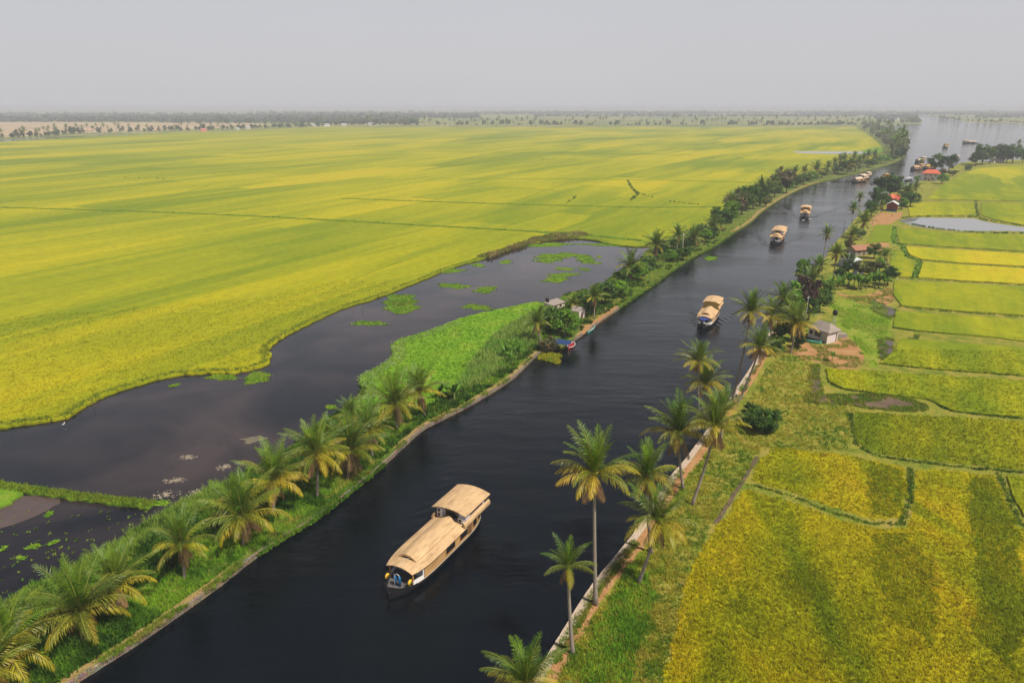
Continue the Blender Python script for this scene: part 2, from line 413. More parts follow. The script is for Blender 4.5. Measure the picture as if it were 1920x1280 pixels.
MAT['rust'] = simple('rust_brown_tiles', (0.30, 0.14, 0.09), 0.8, 0.3, 1.2, 0.2, 0, 0.4, 8)
MAT['asbestos'] = simple('weathered_grey_sheet', (0.27, 0.225, 0.20), 0.85, 0.25, 1.0, 0.15, 0, 0.3, 6)
MAT['zinc'] = simple('pale_metal_sheet', (0.52, 0.55, 0.56), 0.5, 0.2, 1.0, 0.4, 0, 0.3, 6)
MAT['plaster'] = simple('pale_plaster', (0.60, 0.52, 0.51), 0.8, 0.12, 0.8)
MAT['cream'] = simple('cream_plaster', (0.58, 0.50, 0.40), 0.8, 0.15, 0.8)
MAT['redwall'] = simple('dark_red_wall', (0.20, 0.030, 0.038), 0.8, 0.2, 1.0)
MAT['bluewall'] = simple('blue_wall', (0.02, 0.06, 0.19), 0.8, 0.2, 1.0)
MAT['peach'] = simple('peach_roof', (0.62, 0.32, 0.21), 0.8, 0.15, 0.5)
MAT['pinkroof'] = simple('pink_roof', (0.66, 0.22, 0.22), 0.8, 0.15, 0.5)
MAT['scum'] = simple('dry_scum', (0.27, 0.225, 0.165), 0.9, 0.3, 1.5)
MAT['silt'] = simple('pale_silt', (0.125, 0.108, 0.07), 0.35, 0.4, 0.6)
MAT['pondmud'] = simple('wet_pond_mud', (0.075, 0.052, 0.047), 0.3, 0.35, 0.5, 0.4)
MAT['poolpale'] = simple('shallow_silty_water', (0.20, 0.20, 0.205), 0.05, 0.08, 0.05, 0.5)
MAT['feather'] = simple('white_feathers', (0.78, 0.78, 0.76), 0.7, 0.05, 3)
MAT['skin'] = simple('brown_skin', (0.22, 0.11, 0.07), 0.6, 0.1, 3)
MAT['pinkcloth'] = simple('pink_cloth', (0.55, 0.15, 0.20), 0.8, 0.2, 5)
MAT['foam'] = simple('wake_foam', (0.7, 0.72, 0.74), 0.6, 0.1, 3)

# ------------------------------------------------------------------ ground sheets
def resample(pts, closed=False, k=6, smooth=True):
    P = [Vector(p) for p in pts]; n = len(P); out = []
    rngi = range(n if closed else n - 1)
    for i in rngi:
        p1, p2 = P[i], P[(i + 1) % n]
        p0 = P[i - 1] if (closed or i > 0) else p1
        p3 = P[(i + 2) % n] if (closed or i + 2 < n) else p2
        kk = max(1, min(k, int((p2 - p1).length / max(0.8, depth(p1) * 0.006))))
        for j in range(kk):
            t = j / kk
            if smooth:
                a = 0.5 * ((2 * p1) + (p2 - p0) * t + (2 * p0 - 5 * p1 + 4 * p2 - p3) * t * t + (3 * p1 - p0 - 3 * p2 + p3) * t ** 3)
            else: a = p1.lerp(p2, t)
            out.append(a)
    if not closed: out.append(P[-1])
    return out

def jitter(P, amp):
    out = []
    for i, p in enumerate(P):
        d = max(20.0, depth(p)); a = min(amp, amp * 1.0) * (1.0 + d / 400.0)
        out.append(Vector((p.x + rnd.uniform(-a, a), p.y + rnd.uniform(-a, a) * 1.5, p.z)))
    return out

def slab(name, P, z0, z1, mat, kind='structure', parent=None):
    """a sheet of ground with its outline, thickness down to z0"""
    n = len(P)
    area = sum(P[i].x * P[(i + 1) % n].y - P[(i + 1) % n].x * P[i].y for i in range(n))
    if area < 0: P = P[::-1]
    tri = tessellate_polygon([[Vector((p.x, p.y, 0)) for p in P]])
    V = [(p.x, p.y, z1) for p in P] + [(p.x, p.y, z0) for p in P]
    T = []
    for a, b, c in tri:
        pa, pb, pc = P[a], P[b], P[c]
        if (pb.x - pa.x) * (pc.y - pa.y) - (pb.y - pa.y) * (pc.x - pa.x) < 0: b, c = c, b
        T.append((a, b, c))
    Q = [(i, n + i, n + (i + 1) % n, (i + 1) % n) for i in range(n)]
    me = np_mesh(name, V, T, Q, mat=mat)
    o = obj(name, me, parent)
    if kind: o['kind'] = kind
    return o

def pxs(pts, z=0.0): return [G(x, y, z) for x, y in pts]

def strip(P, w0, w1):
    """outline of a band along polyline P between side offsets w0 and w1"""
    A, B = [], []
    for i, p in enumerate(P):
        d = (P[min(i + 1, len(P) - 1)] - P[max(i - 1, 0)]); d.z = 0; d.normalize()
        nrm = Vector((d.y, -d.x, 0))
        A.append(p + nrm * w0); B.append(p + nrm * w1)
    return A, B

def band(name, P, w0, w1, z0, z1, mat, kind='structure', label=None, cat=None, rough=0.0):
    A, B = strip(P, w0, w1)
    if rough:
        A = [p + Vector((rnd.uniform(-rough, rough), rnd.uniform(-rough, rough), 0)) for p in A]
        B = [p + Vector((rnd.uniform(-rough, rough), rnd.uniform(-rough, rough), 0)) for p in B]
    g = Geo(); n = len(P); vs, fs = [], []
    for i in range(n):
        jz = rnd.uniform(-.09, .05) if (rough and cat == 'wall' and mat is MAT['stone']) else 0
        vs += [(A[i].x, A[i].y, z0), (A[i].x, A[i].y, z1 + jz), (B[i].x, B[i].y, z1 + jz), (B[i].x, B[i].y, z0)]
    for i in range(n - 1):
        a, b = 4 * i, 4 * i + 4
        fs += [(a, a + 1, b + 1, b), (a + 1, a + 2, b + 2, b + 1), (a + 2, a + 3, b + 3, b + 2)]
    fs += [(0, 3, 2, 1), (4 * n - 4, 4 * n - 3, 4 * n - 2, 4 * n - 1)]
    o = g.add(vs, fs).build(name, mat)
    return tag(o, label, cat, None, kind)

# canal edge of the long levee (near to far)
LEFT_EDGE_PX = [(10, 1370), (130, 1280), (260, 1197), (400, 1099), (470, 1045), (520, 1012), (600, 962), (670, 908), (725, 862), (762, 828), (800, 797), (870, 762), (930, 727), (965, 703), (985, 684), (1012, 660), (1050, 649), (1085, 630), (1120, 604), (1155, 580), (1200, 550), (1240, 522), (1270, 500), (1300, 481), (1340, 460), (1375, 436), (1407, 416), (1432, 394), (1462, 374), (1500, 354), (1533, 342), (1582, 331), (1620, 321), (1663, 309), (1690, 298), (1700, 283), (1691, 264), (1671, 248), (1652, 238), (1644, 234)]
LEFT_INNER_PX = [(-260, 1300), (-120, 1225), (0, 1146), (50, 1107), (150, 1062), (200, 1030), (290, 976), (340, 950), (400, 916), (450, 890), (530, 850), (590, 800), (640, 768), (660, 750), (683, 728), (680, 706), (735, 670), (742, 641), (790, 628), (850, 605), (900, 590), (960, 577), (1010, 570), (1042, 562), (1070, 548), (1120, 540), (1150, 515), (1195, 490), (1212, 470), (1250, 450), (1290, 430), (1330, 415), (1370, 393), (1400, 372), (1440, 352), (1480, 338), (1520, 326), (1570, 314), (1610, 305), (1640, 294), (1655, 280), (1640, 262), (1615, 244), (1600, 236)]
POND_EDGE_PX = [(-700, 880), (-300, 850), (-80, 812), (0, 800), (70, 790), (125, 781), (165, 757), (200, 739), (270, 716), (330, 702), (400, 697), (440, 697), (490, 686), (508, 672), (505, 652), (530, 631), (570, 610), (640, 578), (720, 552), (800, 520), (850, 500), (910, 483), (960, 466), (1010, 453), (1060, 446), (1110, 449), (1140, 456), (1180, 461), (1207, 462)]
RIGHT_EDGE_PX = [(905, 1450), (960, 1350), (1012, 1255), (1050, 1192), (1100, 1112), (1130, 1072), (1165, 1030), (1200, 985), (1225, 945), (1252, 900), (1280, 868), (1310, 828), (1340, 788), (1365, 752), (1390, 716), (1412, 682), (1432, 645), (1450, 610), (1470, 585), (1495, 553), (1520, 520), (1543, 490), (1560, 463), (1588, 430), (1608, 406), (1636, 384), (1660, 366), (1692, 354), (1720, 342), (1758, 327), (1786, 314), (1800, 306), (1818, 303)]

LZ = 0.68
left_edge = resample(pxs(LEFT_EDGE_PX, LZ), k=8)
left_inner = resample(pxs(LEFT_INNER_PX, LZ), k=8)
right_edge = resample(pxs(RIGHT_EDGE_PX, LZ), k=8)

def build_ground():
    # water
    P = [Vector((-9000, -60, 0)), Vector((16000, -60, 0)), Vector((16000, 16000, 0)), Vector((-9000, 16000, 0))]
    slab('canal_water', P, -0.6, 0.0, MAT['canal'])
    pond = pxs([(-900, 1500), (-900, 800), (0, 780), (500, 640), (700, 530), (900, 470), (1060, 436), (1215, 450), (1235, 463), (1190, 505), (1130, 550), (1040, 575), (880, 640), (760, 740), (680, 830), (560, 905), (440, 985), (240, 1090), (60, 1200), (-60, 1330), (-160, 1420)])
    slab('pond_water', pond, -0.5, 0.06, MAT['pond'])
    # the levee between canal and pond
    slab('bank_ground', left_edge + left_inner[::-1], -0.8, LZ, MAT['bank'])
    # paddy sheet beyond the pond, to the far tree line and on to the horizon
    pe = resample(pxs(POND_EDGE_PX, 0.55), k=8)
    pe = [p + Vector((rnd.uniform(-.35, .35), rnd.uniform(-.5, .5), 0)) if abs(p.x) < 300 else p for p in pe]
    inner = [Vector((p.x, p.y, .55)) for p in left_inner if p.y > G(1207, 462).y]
    inner = [p + Vector((2.5, 0, 0)) for p in inner]
    far_pt = pxs([(1640, 236.0), (1600, 238.5), (600, 238.5), (420, 246), (330, 248), (130, 258), (0, 266), (-500, 290), (-1400, 330)], .55)
    slab('paddy_field', pe + inner + far_pt, -0.8, 0.55, MAT['paddy'])
    # everything beyond, up to the horizon
    fl = pxs([(1640, 235.6), (1658, 233.8), (1690, 233.4), (1725, 233.2), (1730, 229.5), (1716, 222), (1704, 216), (1735, 216.5), (1765, 220.5), (1800, 227), (1830, 230.3), (1875, 231.6), (1920, 232.2), (2300, 234.5), (3600, 238)], .4)
    fl += [Vector((17000, 2200, .4)), Vector((17500, 17500, .4)), Vector((-17500, 17500, .4)), Vector((-17500, 900, .4))]
    fl += pxs([(-2200, 300), (-600, 262), (0, 262), (330, 247), (600, 239.5), (1600, 239.5)], .4)
    slab('far_land', fl, -0.8, 0.4, MAT['far'])
    slab('harvested_field', pxs([(-500, 262), (-500, 229.5), (120, 229), (330, 230.5), (470, 231.5), (520, 234), (330, 243), (120, 250), (0, 258)], .6), 0.0, .6, MAT['harvest'])
    # right bank
    rb = list(right_edge) + pxs([(1850, 303), (1890, 300), (1920, 299), (2050, 296), (2700, 290)], LZ) + [Vector((1500, 60, LZ)), Vector((400, -40, LZ)), Vector((6, -40, LZ))]
    slab('meadow_ground', rb, -0.8, LZ, MAT['meadow'])

build_ground()

# masonry and paths along both banks
def part_of(P, y0, y1): return [p for p in P if y0 <= p.y <= y1]
def gy(x, y): return G(x, y, LZ).y
band('canal_wall', part_of(left_edge, 0, gy(1046, 650)), 0.06, -0.30, -0.7, LZ + 0.08, MAT['stone'], None, 'rough rubble stone wall edging the levee of low palms along the canal', 'wall', 0.05)
band('canal_wall', part_of(left_edge, gy(1072, 638), gy(1165, 573)), 0.06, -0.34, -0.7, LZ + 0.10, MAT['stone'], None, 'short rubble stone wall beside the moored green canoe', 'wall', 0.05)
for ya, yb in ((0, gy(430, 1075)), (gy(745, 842), gy(1012, 660)), (gy(1080, 632), gy(1165, 573)), (gy(1375, 436), gy(1540, 340))):
    band('dirt_path', part_of(left_edge, ya, yb), -0.36, -1.25 if ya < 200 else -2.2, LZ - 0.3, LZ + 0.03, MAT['drysoil'], 'structure', rough=0.10)
nearR = [p for p in right_edge if p.y < 200]
band('embankment_wall', nearR, -0.08, 0.95, -0.7, LZ + 0.14, MAT['concrete'], None, 'pinkish concrete embankment wall edging the canal below the tall palms', 'wall', 0.03)
band('dirt_path', nearR, 0.96, 2.3, LZ - 0.3, LZ + 0.04, MAT['sand'], 'structure', rough=0.25)
yard = jitter(resample(pxs([(1478, 655), (1500, 640), (1545, 648), (1580, 632), (1600, 640), (1618, 665), (1612, 688), (1570, 690), (1530, 678), (1500, 672)], LZ + .03), True, 5), 0.2)
slab('sandy_yard', yard, LZ - .3, LZ + .03, MAT['sand'])
yard2 = jitter(resample(pxs([(1566, 548), (1610, 556), (1650, 545), (1672, 540), (1675, 566), (1640, 575), (1600, 564)], LZ + .03), True, 5), 0.2)
slab('sandy_yard', yard2, LZ - .3, LZ + .03, MAT['sand'])
slab('sandy_yard', jitter(resample(pxs([(1620, 458), (1660, 455), (1668, 462), (1650, 470), (1625, 470)], LZ + .03), True, 5), .2), LZ - .3, LZ + .03, MAT['sand'])
slab('sandy_yard', jitter(resample(pxs([(1630, 412), (1652, 398), (1668, 400), (1690, 398), (1688, 410), (1660, 422), (1640, 424)], LZ + .03), True, 5), .3), LZ - .3, LZ + .03, MAT['sand'])
slab('bare_ground', jitter(resample(pxs([(1086, 612), (1120, 588), (1150, 570), (1158, 576), (1124, 601), (1090, 626)], LZ + .05), True, 6), .15), LZ - .3, LZ + .05, MAT['sand'])
mud1 = jitter(resample(pxs([(1530, 742), (1585, 742), (1640, 742), (1700, 752), (1712, 766), (1650, 765), (1580, 756), (1535, 754)], LZ + .02), True, 6), .25)
slab('mud_patch', mud1, LZ - .3, LZ + .02, MAT['mud'])
MUD = [mud1]
for q in ([(1522, 690), (1534, 690), (1538, 735), (1526, 740)], [(1650, 640), (1672, 640), (1672, 662), (1660, 672), (1648, 660)], [(1640, 560), (1652, 570), (1676, 580), (1676, 590), (1655, 590), (1636, 578)], [(1710, 632), (1722, 630), (1724, 637), (1712, 640)]):
    MUD.append(jitter(resample(pxs(q, LZ + .05), True, 5), .3)); slab('mud_patch', MUD[-1], LZ - .3, LZ + .05, MAT['pondmud'])
dq = resample(pxs([(1420, 856), (1400, 890), (1372, 935), (1342, 982)], LZ), k=6)
band('ditch', dq, -0.35, 0.45, LZ - .3, LZ + .02, MAT['mud'], 'structure', rough=0.12)
ck = resample(pxs([(1677, 425), (1675, 440), (1678, 456), (1693, 461), (1698, 478), (1720, 488), (1724, 497), (1714, 522)], LZ), k=6)
band('creek', ck, -1.3, 1.3, LZ - .3, LZ + .03, MAT['weedgreen'], 'structure', rough=0.25)
slab('field_pool', jitter(resample(pxs([(1688, 413), (1720, 408), (1780, 409), (1826, 410), (1850, 416), (1920, 426), (2020, 434), (2020, 440), (1920, 434), (1850, 433), (1780, 432), (1720, 425), (1700, 419)], LZ + .03), True, 5), .3), LZ - .4, LZ + .03, MAT['poolpale'])
slab('field_pool', jitter(resample(pxs([(1488, 284), (1560, 284), (1640, 284.5), (1640, 288.5), (1560, 288.5), (1500, 287)], .6), True, 4), .5), 0.1, .6, MAT['poolpale'])
slab('green_field', jitter(resample(pxs([(1632, 277), (1660, 275), (1690, 276), (1690, 288), (1640, 287), (1615, 284)], .62), True, 4), .5), 0.1, .62, MAT['weedgreen'])

# paddy plots on the near side of the canal, each a raised bed of rice
PLOTS = [
    ([(1235, 1330), (1262, 1200), (1290, 1075), (1342, 992), (1400, 917), (1480, 939), (1560, 969), (1640, 992), (1702, 992), (1714, 940), (1719, 884), (1762, 879), (1866, 891), (1883, 935), (1913, 988), (1960, 1010), (2300, 1330)], 'paddy_ripe'),
    ([(1424, 862), (1455, 838), (1580, 852), (1622, 860), (1698, 876), (1701, 925), (1688, 970), (1640, 973), (1560, 950), (1480, 920), (1408, 899)], 'paddy_ripe'),
    ([(1889, 891), (1960, 897), (2100, 905), (2200, 1010), (1965, 990), (1928, 975), (1900, 930)], 'paddy_mid'),
    ([(1606, 772), (1760, 780), (1920, 790), (2200, 800), (2200, 905), (1960, 886), (1870, 876), (1760, 865), (1660, 853), (1627, 842), (1605, 825), (1599, 800)], 'paddy_lush'),
    ([(1548, 690), (1700, 699), (1920, 713), (2150, 724), (2150, 793), (1920, 781), (1790, 770), (1740, 747), (1640, 735), (1580, 726), (1554, 713)], 'paddy_mid'),
    ([(1690, 634), (1800, 642), (1920, 651), (2100, 660), (2100, 712), (1920, 703), (1760, 691), (1650, 680), (1672, 662)], 'paddy_mid'),
    ([(1680, 583), (1800, 591), (1920, 599), (2100, 608), (2100, 650), (1920, 639), (1860, 631), (1720, 619), (1675, 612)], 'paddy_mid'),
    ([(1677, 526), (1800, 531), (1920, 538), (2100, 545), (2100, 603), (1920, 590), (1800, 582), (1690, 572), (1675, 550)], 'paddy_green'),
    ([(1731, 491), (1820, 497), (1920, 503), (2100, 511), (2100, 541), (1920, 531), (1800, 525), (1722, 519)], 'paddy_gold'),
    ([(1698, 462), (1760, 466), (1920, 475), (2100, 482), (2100, 508), (1920, 498), (1800, 492), (1727, 485), (1706, 477)], 'paddy_gold'),
    ([(1686, 427), (1720, 430), (1780, 437), (1860, 438), (1920, 441), (2050, 446), (2050, 478), (1920, 470), (1760, 461), (1688, 456), (1682, 440)], 'paddy_mid'),
    ([(1642, 421), (1674, 422), (1671, 440), (1668, 452), (1626, 456)], 'paddy_mid'),
    ([(1672, 473), (1692, 470), (1696, 482), (1716, 491), (1709, 518), (1678, 517), (1668, 497)], 'paddy_mid'),
    ([(1702, 386), (1735, 379), (1826, 380), (1829, 401), (1780, 403), (1706, 405)], 'paddy_mid'),
    ([(1840, 380), (1920, 381), (2050, 382), (2050, 428), (1920, 422), (1862, 411), (1840, 403)], 'paddy_mid'),
    ([(1737, 373), (1762, 352), (1800, 328), (1832, 316), (1880, 312), (1920, 310), (2300, 308), (2500, 378), (1920, 377), (1830, 375)], 'paddy_mid'),
]
PLOTS += [([(1626, 868), (1692, 880), (1696, 922), (1684, 964), (1640, 966), (1628, 920)], 'paddy_lush'), ([(1645, 998), (1702, 998), (1745, 1060), (1760, 1130), (1735, 1200), (1660, 1160), (1640, 1080)], 'paddy_lush'),
          ([(1815, 900), (1862, 897), (1882, 940), (1912, 1000), (1930, 1130), (1900, 1260), (1830, 1200), (1835, 1060)], 'paddy_lush'), ([(1480, 1060), (1540, 1075), (1560, 1120), (1500, 1140), (1465, 1100)], 'paddy_lush')]
plot_world = []
for n_, (pts, mk) in enumerate(PLOTS):
    low = mk in ('paddy_ripe', 'paddy_lush'); zz = LZ + (.06 if low else .32) + (.012 if n_ >= 16 else 0)
    P = resample(pxs(pts, zz), True, 14, smooth=False)
    aj = .9 if n_ >= 16 else .35 if low else .16
    P = [p + Vector((rnd.uniform(-aj, aj), rnd.uniform(-aj, aj), 0)) for p in P]
    slab('paddy_field', P, LZ - .2, zz, MAT[mk])
    plot_world.append((P, mk))

# raised grassy field boundaries across the big paddy
for pts, w in (([(-300, 382), (0, 389), (200, 395), (400, 402), (620, 413), (830, 425), (1000, 434)], 0.9), ([(640, 372), (800, 378), (960, 383), (1110, 387), (1230, 389), (1360, 388)], 0.8),
               ([(1000, 434), (1060, 440), (1130, 444), (1210, 452)], 1.6), ([(700, 283), (1000, 287), (1300, 290)], 0.7), ([(860, 335), (1180, 337), (1420, 343)], .6)):
    band('field_ridge', resample(pxs(pts, .55), k=10), -w, w, .1, .55 + .22, MAT['weedgreen'], 'structure', rough=0.3)
for pts in ([(655, 526), (760, 487), (870, 451)], [(1238, 432), (1275, 411), (1310, 392)], [(957, 381), (1012, 361), (1073, 340)], [(807, 419), (857, 399), (907, 381)], [(1120, 391), (1180, 372), (1240, 352)], [(250, 392), (330, 366), (400, 345)]):
    band('field_ridge', resample(pxs(pts, .55), k=10), -.35, .35, .1, .55 + .12, MAT['paddy_green'], 'structure', rough=0.2)
# low earth dyke running into the pond
dyke = resample(pxs([(-260, 890), (-60, 902), (0, 908), (60, 917), (140, 928), (230, 939), (285, 945)], .45), k=8)
band('earth_dyke', dyke, -0.9, 0.9, -.4, .45, MAT['weedgreen'], 'structure', rough=0.25)
slab('earth_dyke', jitter(resample(pxs([(-200, 905), (0, 912), (45, 922), (20, 938), (0, 950), (-200, 990)], .40), True, 6), .15), -.4, .40, MAT['weedgreen'])
slab('mud_patch', jitter(resample(pxs([(-100, 960), (0, 948), (40, 928), (110, 935), (90, 955), (20, 985), (-100, 1010)], .10), True, 6), .25), -.2, .10, MAT['pondmud'])
# bright green marsh on the pond side of the levee
marsh = jitter(resample(pxs([(650, 768), (683, 735), (676, 706), (733, 672), (738, 641), (790, 624), (846, 603), (862, 596), (900, 587), (960, 574), (1012, 566), (1035, 590), (1000, 640), (950, 680), (900, 712), (850, 730), (760, 790), (700, 800)], LZ + .06), True, 8), .2)
slab('marsh_mat', jitter(resample(pxs([(1556, 572), (1600, 558), (1652, 568), (1672, 596), (1664, 640), (1645, 692), (1618, 668), (1600, 640), (1575, 612)], LZ + .02), True, 8), .6), -.3, LZ + .02, MAT['meadowgreen'])
slab('marsh_mat', marsh, -.3, LZ + .06, MAT['marsh'])

# ------------------------------------------------------------------ ground cover (grass, rice leaves, weeds)
def inside(P, X, Y):
    px = np.array([p.x for p in P]); py = np.array([p.y for p in P]); r = np.zeros(len(X), bool); j = len(P) - 1
    for i in range(len(P)):
        c = ((py[i] > Y) != (py[j] > Y)) & (X < (px[j] - px[i]) * (Y - py[i]) / (py[j] - py[i] + 1e-12) + px[i])
        r ^= c; j = i
    return r

def sample(P, dens, d0=70.0, ymax=400.0, xmax=None):
    xs = [p.x for p in P]; ys = [p.y for p in P]
    x0, x1, y0, y1 = min(xs), max(xs), min(ys), min(max(ys), ymax)
    if xmax is not None: x1 = min(x1, xmax)
    n = int((x1 - x0) * (y1 - y0) * dens)
    n = max(0, min(n, 3000000))
    if y1 <= y0: return np.zeros(0), np.zeros(0)
    X = rng.uniform(x0, x1, n); Y = rng.uniform(y0, y1, n)
    D = np.hypot(X, Y) + 1
    k = (rng.random(n) < np.minimum(1.0, (d0 / D) ** 2)) & (np.abs(X) < Y * 0.86 + 12) & (Y > 38)
    X, Y = X[k], Y[k]
    k = inside(P, X, Y)
    return X[k], Y[k]

def tufts(name, X, Y, z, h, w, spread, blades, col, mat, kind='stuff', grow=True):
    """clumps of leaning leaf blades"""
    n = len(X)
    if n == 0: return None
    D = np.hypot(X, Y)
    h = np.broadcast_to(h, n) * rng.uniform(.6, 1.3, n)
    X = np.repeat(X, blades); Y = np.repeat(Y, blades); H = np.repeat(h, blades); C = np.repeat(col, blades, axis=0)
    Wd = np.repeat(np.broadcast_to(w, n) * (np.clip(D / 110, 1, 1.35) if grow else 1.0), blades)
    m = len(X)
    a = rng.uniform(0, 2 * np.pi, m); b = rng.uniform(0, 2 * np.pi, m)
    r = spread * np.sqrt(rng.random(m))
    bx = X + r * np.cos(b); by = Y + r * np.sin(b)
    ln = rng.uniform(.15, .8, m) * H
    hh = H * rng.uniform(.6, 1.1, m)
    V = np.zeros((m, 3, 3))
    V[:, 0] = np.stack([bx - Wd * np.sin(a), by + Wd * np.cos(a), np.full(m, z)], 1)
    V[:, 1] = np.stack([bx + Wd * np.sin(a), by - Wd * np.cos(a), np.full(m, z)], 1)
    V[:, 2] = np.stack([bx + ln * np.cos(a), by + ln * np.sin(a), z + hh], 1)
    C = C * rng.uniform(.75, 1.25, (m, 1))
    me = np_mesh(name, V.reshape(-1, 3), np.arange(3 * m).reshape(-1, 3), col=np.repeat(C, 3, axis=0), mat=mat)
    o = obj(name, me)
    if kind: o['kind'] = kind
    return o

def palette(X, Y, cols, s=0.15):
    f = np.clip((vnoise(X * s, Y * s) * .6 + vnoise(X * s * 3.3 + 9, Y * s * 3.3) * .4 - .5) * 1.9 + .5 + rng.uniform(-.15, .15, len(X)), 0, .999) * (len(cols) - 1)
    c = np.array(cols); i = f.astype(int); t = (f - i)[:, None]
    return c[i] * (1 - t) + c[np.minimum(i + 1, len(cols) - 1)] * t

# rice leaves
for P, mk in plot_world:
    if min(p.y for p in P) > 200: continue
    low = mk in ('paddy_ripe', 'paddy_lush')
    X, Y = sample(P, 38.0 if low else 10.0, 68 if low else 95, 330 if low else 165)
    if len(X):
        br = np.where(rng.random(len(X)) < (.14 if low else 0), .40, rng.uniform(.95, 1.65, len(X)))[:, None]
        tufts('rice_plants', X, Y, LZ + (.03 if low else .22), .36 if low else .42, .045 if low else .075, .16 if low else .3, 5, np.ones((len(X), 3)) * br, MAT[mk + '_tuft'])
pe_poly = pxs([(-200, 806), (0, 799), (70, 789), (125, 780), (165, 756), (200, 738), (270, 715), (330, 701), (440, 696), (490, 684), (507, 671), (505, 651), (530, 630), (570, 609), (640, 577), (720, 551), (800, 519), (850, 499), (850, 470), (700, 500), (500, 560), (0, 600), (-200, 640)])
X, Y = sample(pe_poly, 9.0, 105, 240)
br = np.where(rng.random(len(X)) < .12, .5, rng.uniform(.8, 1.25, len(X)))[:, None]
tufts('rice_plants', X, Y, .42, .38, .06, .28, 5, np.ones((len(X), 3)) * br, MAT['paddy_tuft'])
# darker unripe fringe along the water
fr = resample(pxs(POND_EDGE_PX[2:27], .5), k=14); A, B = strip(fr, -.2, -2.2)
X, Y = sample(A + B[::-1], 14.0, 120, 420)
tufts('reed_fringe', X, Y, .35, .6, .07, .25, 5, palette(X, Y, [(.10, .17, .015), (.20, .25, .02), (.16, .22, .02)]), MAT['tuft'])

# levee grass
lv = [p for p in left_edge if p.y < 420]; li = [p for p in left_inner if p.y < 400]
A, _ = strip(lv, -1.3, 0)
X, Y = sample(A + li[::-1], 16.0, 75, 400)
mk_ = ~inside(marsh, X, Y); X, Y = X[mk_], Y[mk_]
tufts('bank_grass', X, Y, LZ, .55, .06, .30, 6, palette(X, Y, [(.07, .18, .010), (.12, .28, .012), (.20, .35, .018), (.15, .29, .016), (.33, .33, .05)]), MAT['tuft'])
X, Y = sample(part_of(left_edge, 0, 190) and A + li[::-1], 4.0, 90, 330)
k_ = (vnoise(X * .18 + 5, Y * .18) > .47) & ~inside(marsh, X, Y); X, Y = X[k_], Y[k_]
tufts('shade_dark_undergrowth', X, Y, LZ, .85, .15, .6, 14, palette(X, Y, [(.022, .070, .007), (.04, .105, .009), (.08, .18, .011)], .5), MAT['tuft'])  # leaves darkened and clumps thickened to stand in for shade under the palms
for P_, w0_, w1_, lab_ in ((part_of(left_edge, 0, gy(1040, 652)), .25, -.7, 'wall_weeds'), (part_of(right_edge, 0, gy(1440, 640)), .5, 1.6, 'wall_weeds')):
    A2, B2 = strip(P_, w0_, w1_); X, Y = sample(A2 + B2[::-1], 26, 90, 260); k_ = vnoise(X * .32, Y * .32) > .56; X, Y = X[k_], Y[k_]
    tufts(lab_, X, Y, LZ, .42, .07, .3, 6, palette(X, Y, [(.10, .22, .012), (.20, .27, .02), (.30, .26, .05)], .4), MAT['tuft'])
# tall pale grass towards the pond on the near stretch
tg = pxs([(0, 1150), (150, 1066), (290, 978), (400, 916), (470, 900), (430, 930), (330, 1000), (200, 1075), (40, 1170)])
X, Y = sample(tg, 18, 75, 200)
tufts('tall_grass', X, Y, LZ, 1.0, .06, .3, 6, palette(X, Y, [(.15, .27, .03), (.22, .32, .05), (.13, .25, .03)]), MAT['tuft'])
tg = pxs([(850, 745), (880, 690), (930, 630), (980, 600), (1020, 580), (1040, 600), (1000, 650), (960, 690), (900, 725)])
X, Y = sample(tg, 8, 120, 260)
tufts('tall_grass', X, Y, LZ, 1.3, .09, .4, 6, palette(X, Y, [(.17, .30, .05), (.25, .36, .09), (.14, .30, .04)]), MAT['tuft'])
# marsh leaves
X, Y = sample(marsh, 5.0, 130, 300)
tufts('water_hyacinth', X, Y, LZ, .32, .11, .35, 5, palette(X, Y, [(.12, .26, .010), (.17, .35, .012), (.24, .39, .018), (.20, .33, .015)], .1), MAT['tuft'])
# pale flowering rim of the marsh
rim = resample(pxs([(655, 765), (684, 735), (678, 706), (735, 672), (740, 641), (792, 625), (850, 603)], LZ), k=10); A, B = strip(rim, -.6, 3.2)
X, Y = sample(A + B[::-1], 8, 130, 300)
tufts('flowering_weeds', X, Y, LZ, .34, .09, .3, 4, palette(X, Y, [(.22, .34, .05), (.36, .44, .22), (.26, .36, .06)], .6), MAT['tuft'])
# canal-side weeds on the meadow bank
mw = pxs([(1040, 1290), (1075, 1215), (1130, 1140), (1180, 1075), (1225, 1010), (1290, 900), (1350, 820), (1400, 760), (1440, 690), (1480, 660), (1520, 690), (1540, 740), (1600, 760), (1590, 850), (1430, 850), (1340, 985), (1290, 1075), (1240, 1290)])
X, Y = sample(mw, 14, 70, 230)
tufts('meadow_grass', X, Y, LZ, .45, .055, .3, 6, palette(X, Y, [(.10, .20, .010), (.23, .29, .012), (.36, .35, .02), (.42, .34, .05), (.26, .29, .015), (.12, .22, .012)], .22), MAT['tuft'])
wd = pxs([(1085, 1290), (1110, 1200), (1160, 1110), (1180, 1060), (1215, 1090), (1230, 1130), (1200, 1200), (1180, 1290)])
X, Y = sample(wd, 16, 70, 230)
tufts('creeping_weeds', X, Y, LZ, .5, .10, .35, 6, palette(X, Y, [(.09, .22, .012), (.14, .31, .015), (.22, .36, .025)], .3), MAT['tuft'])
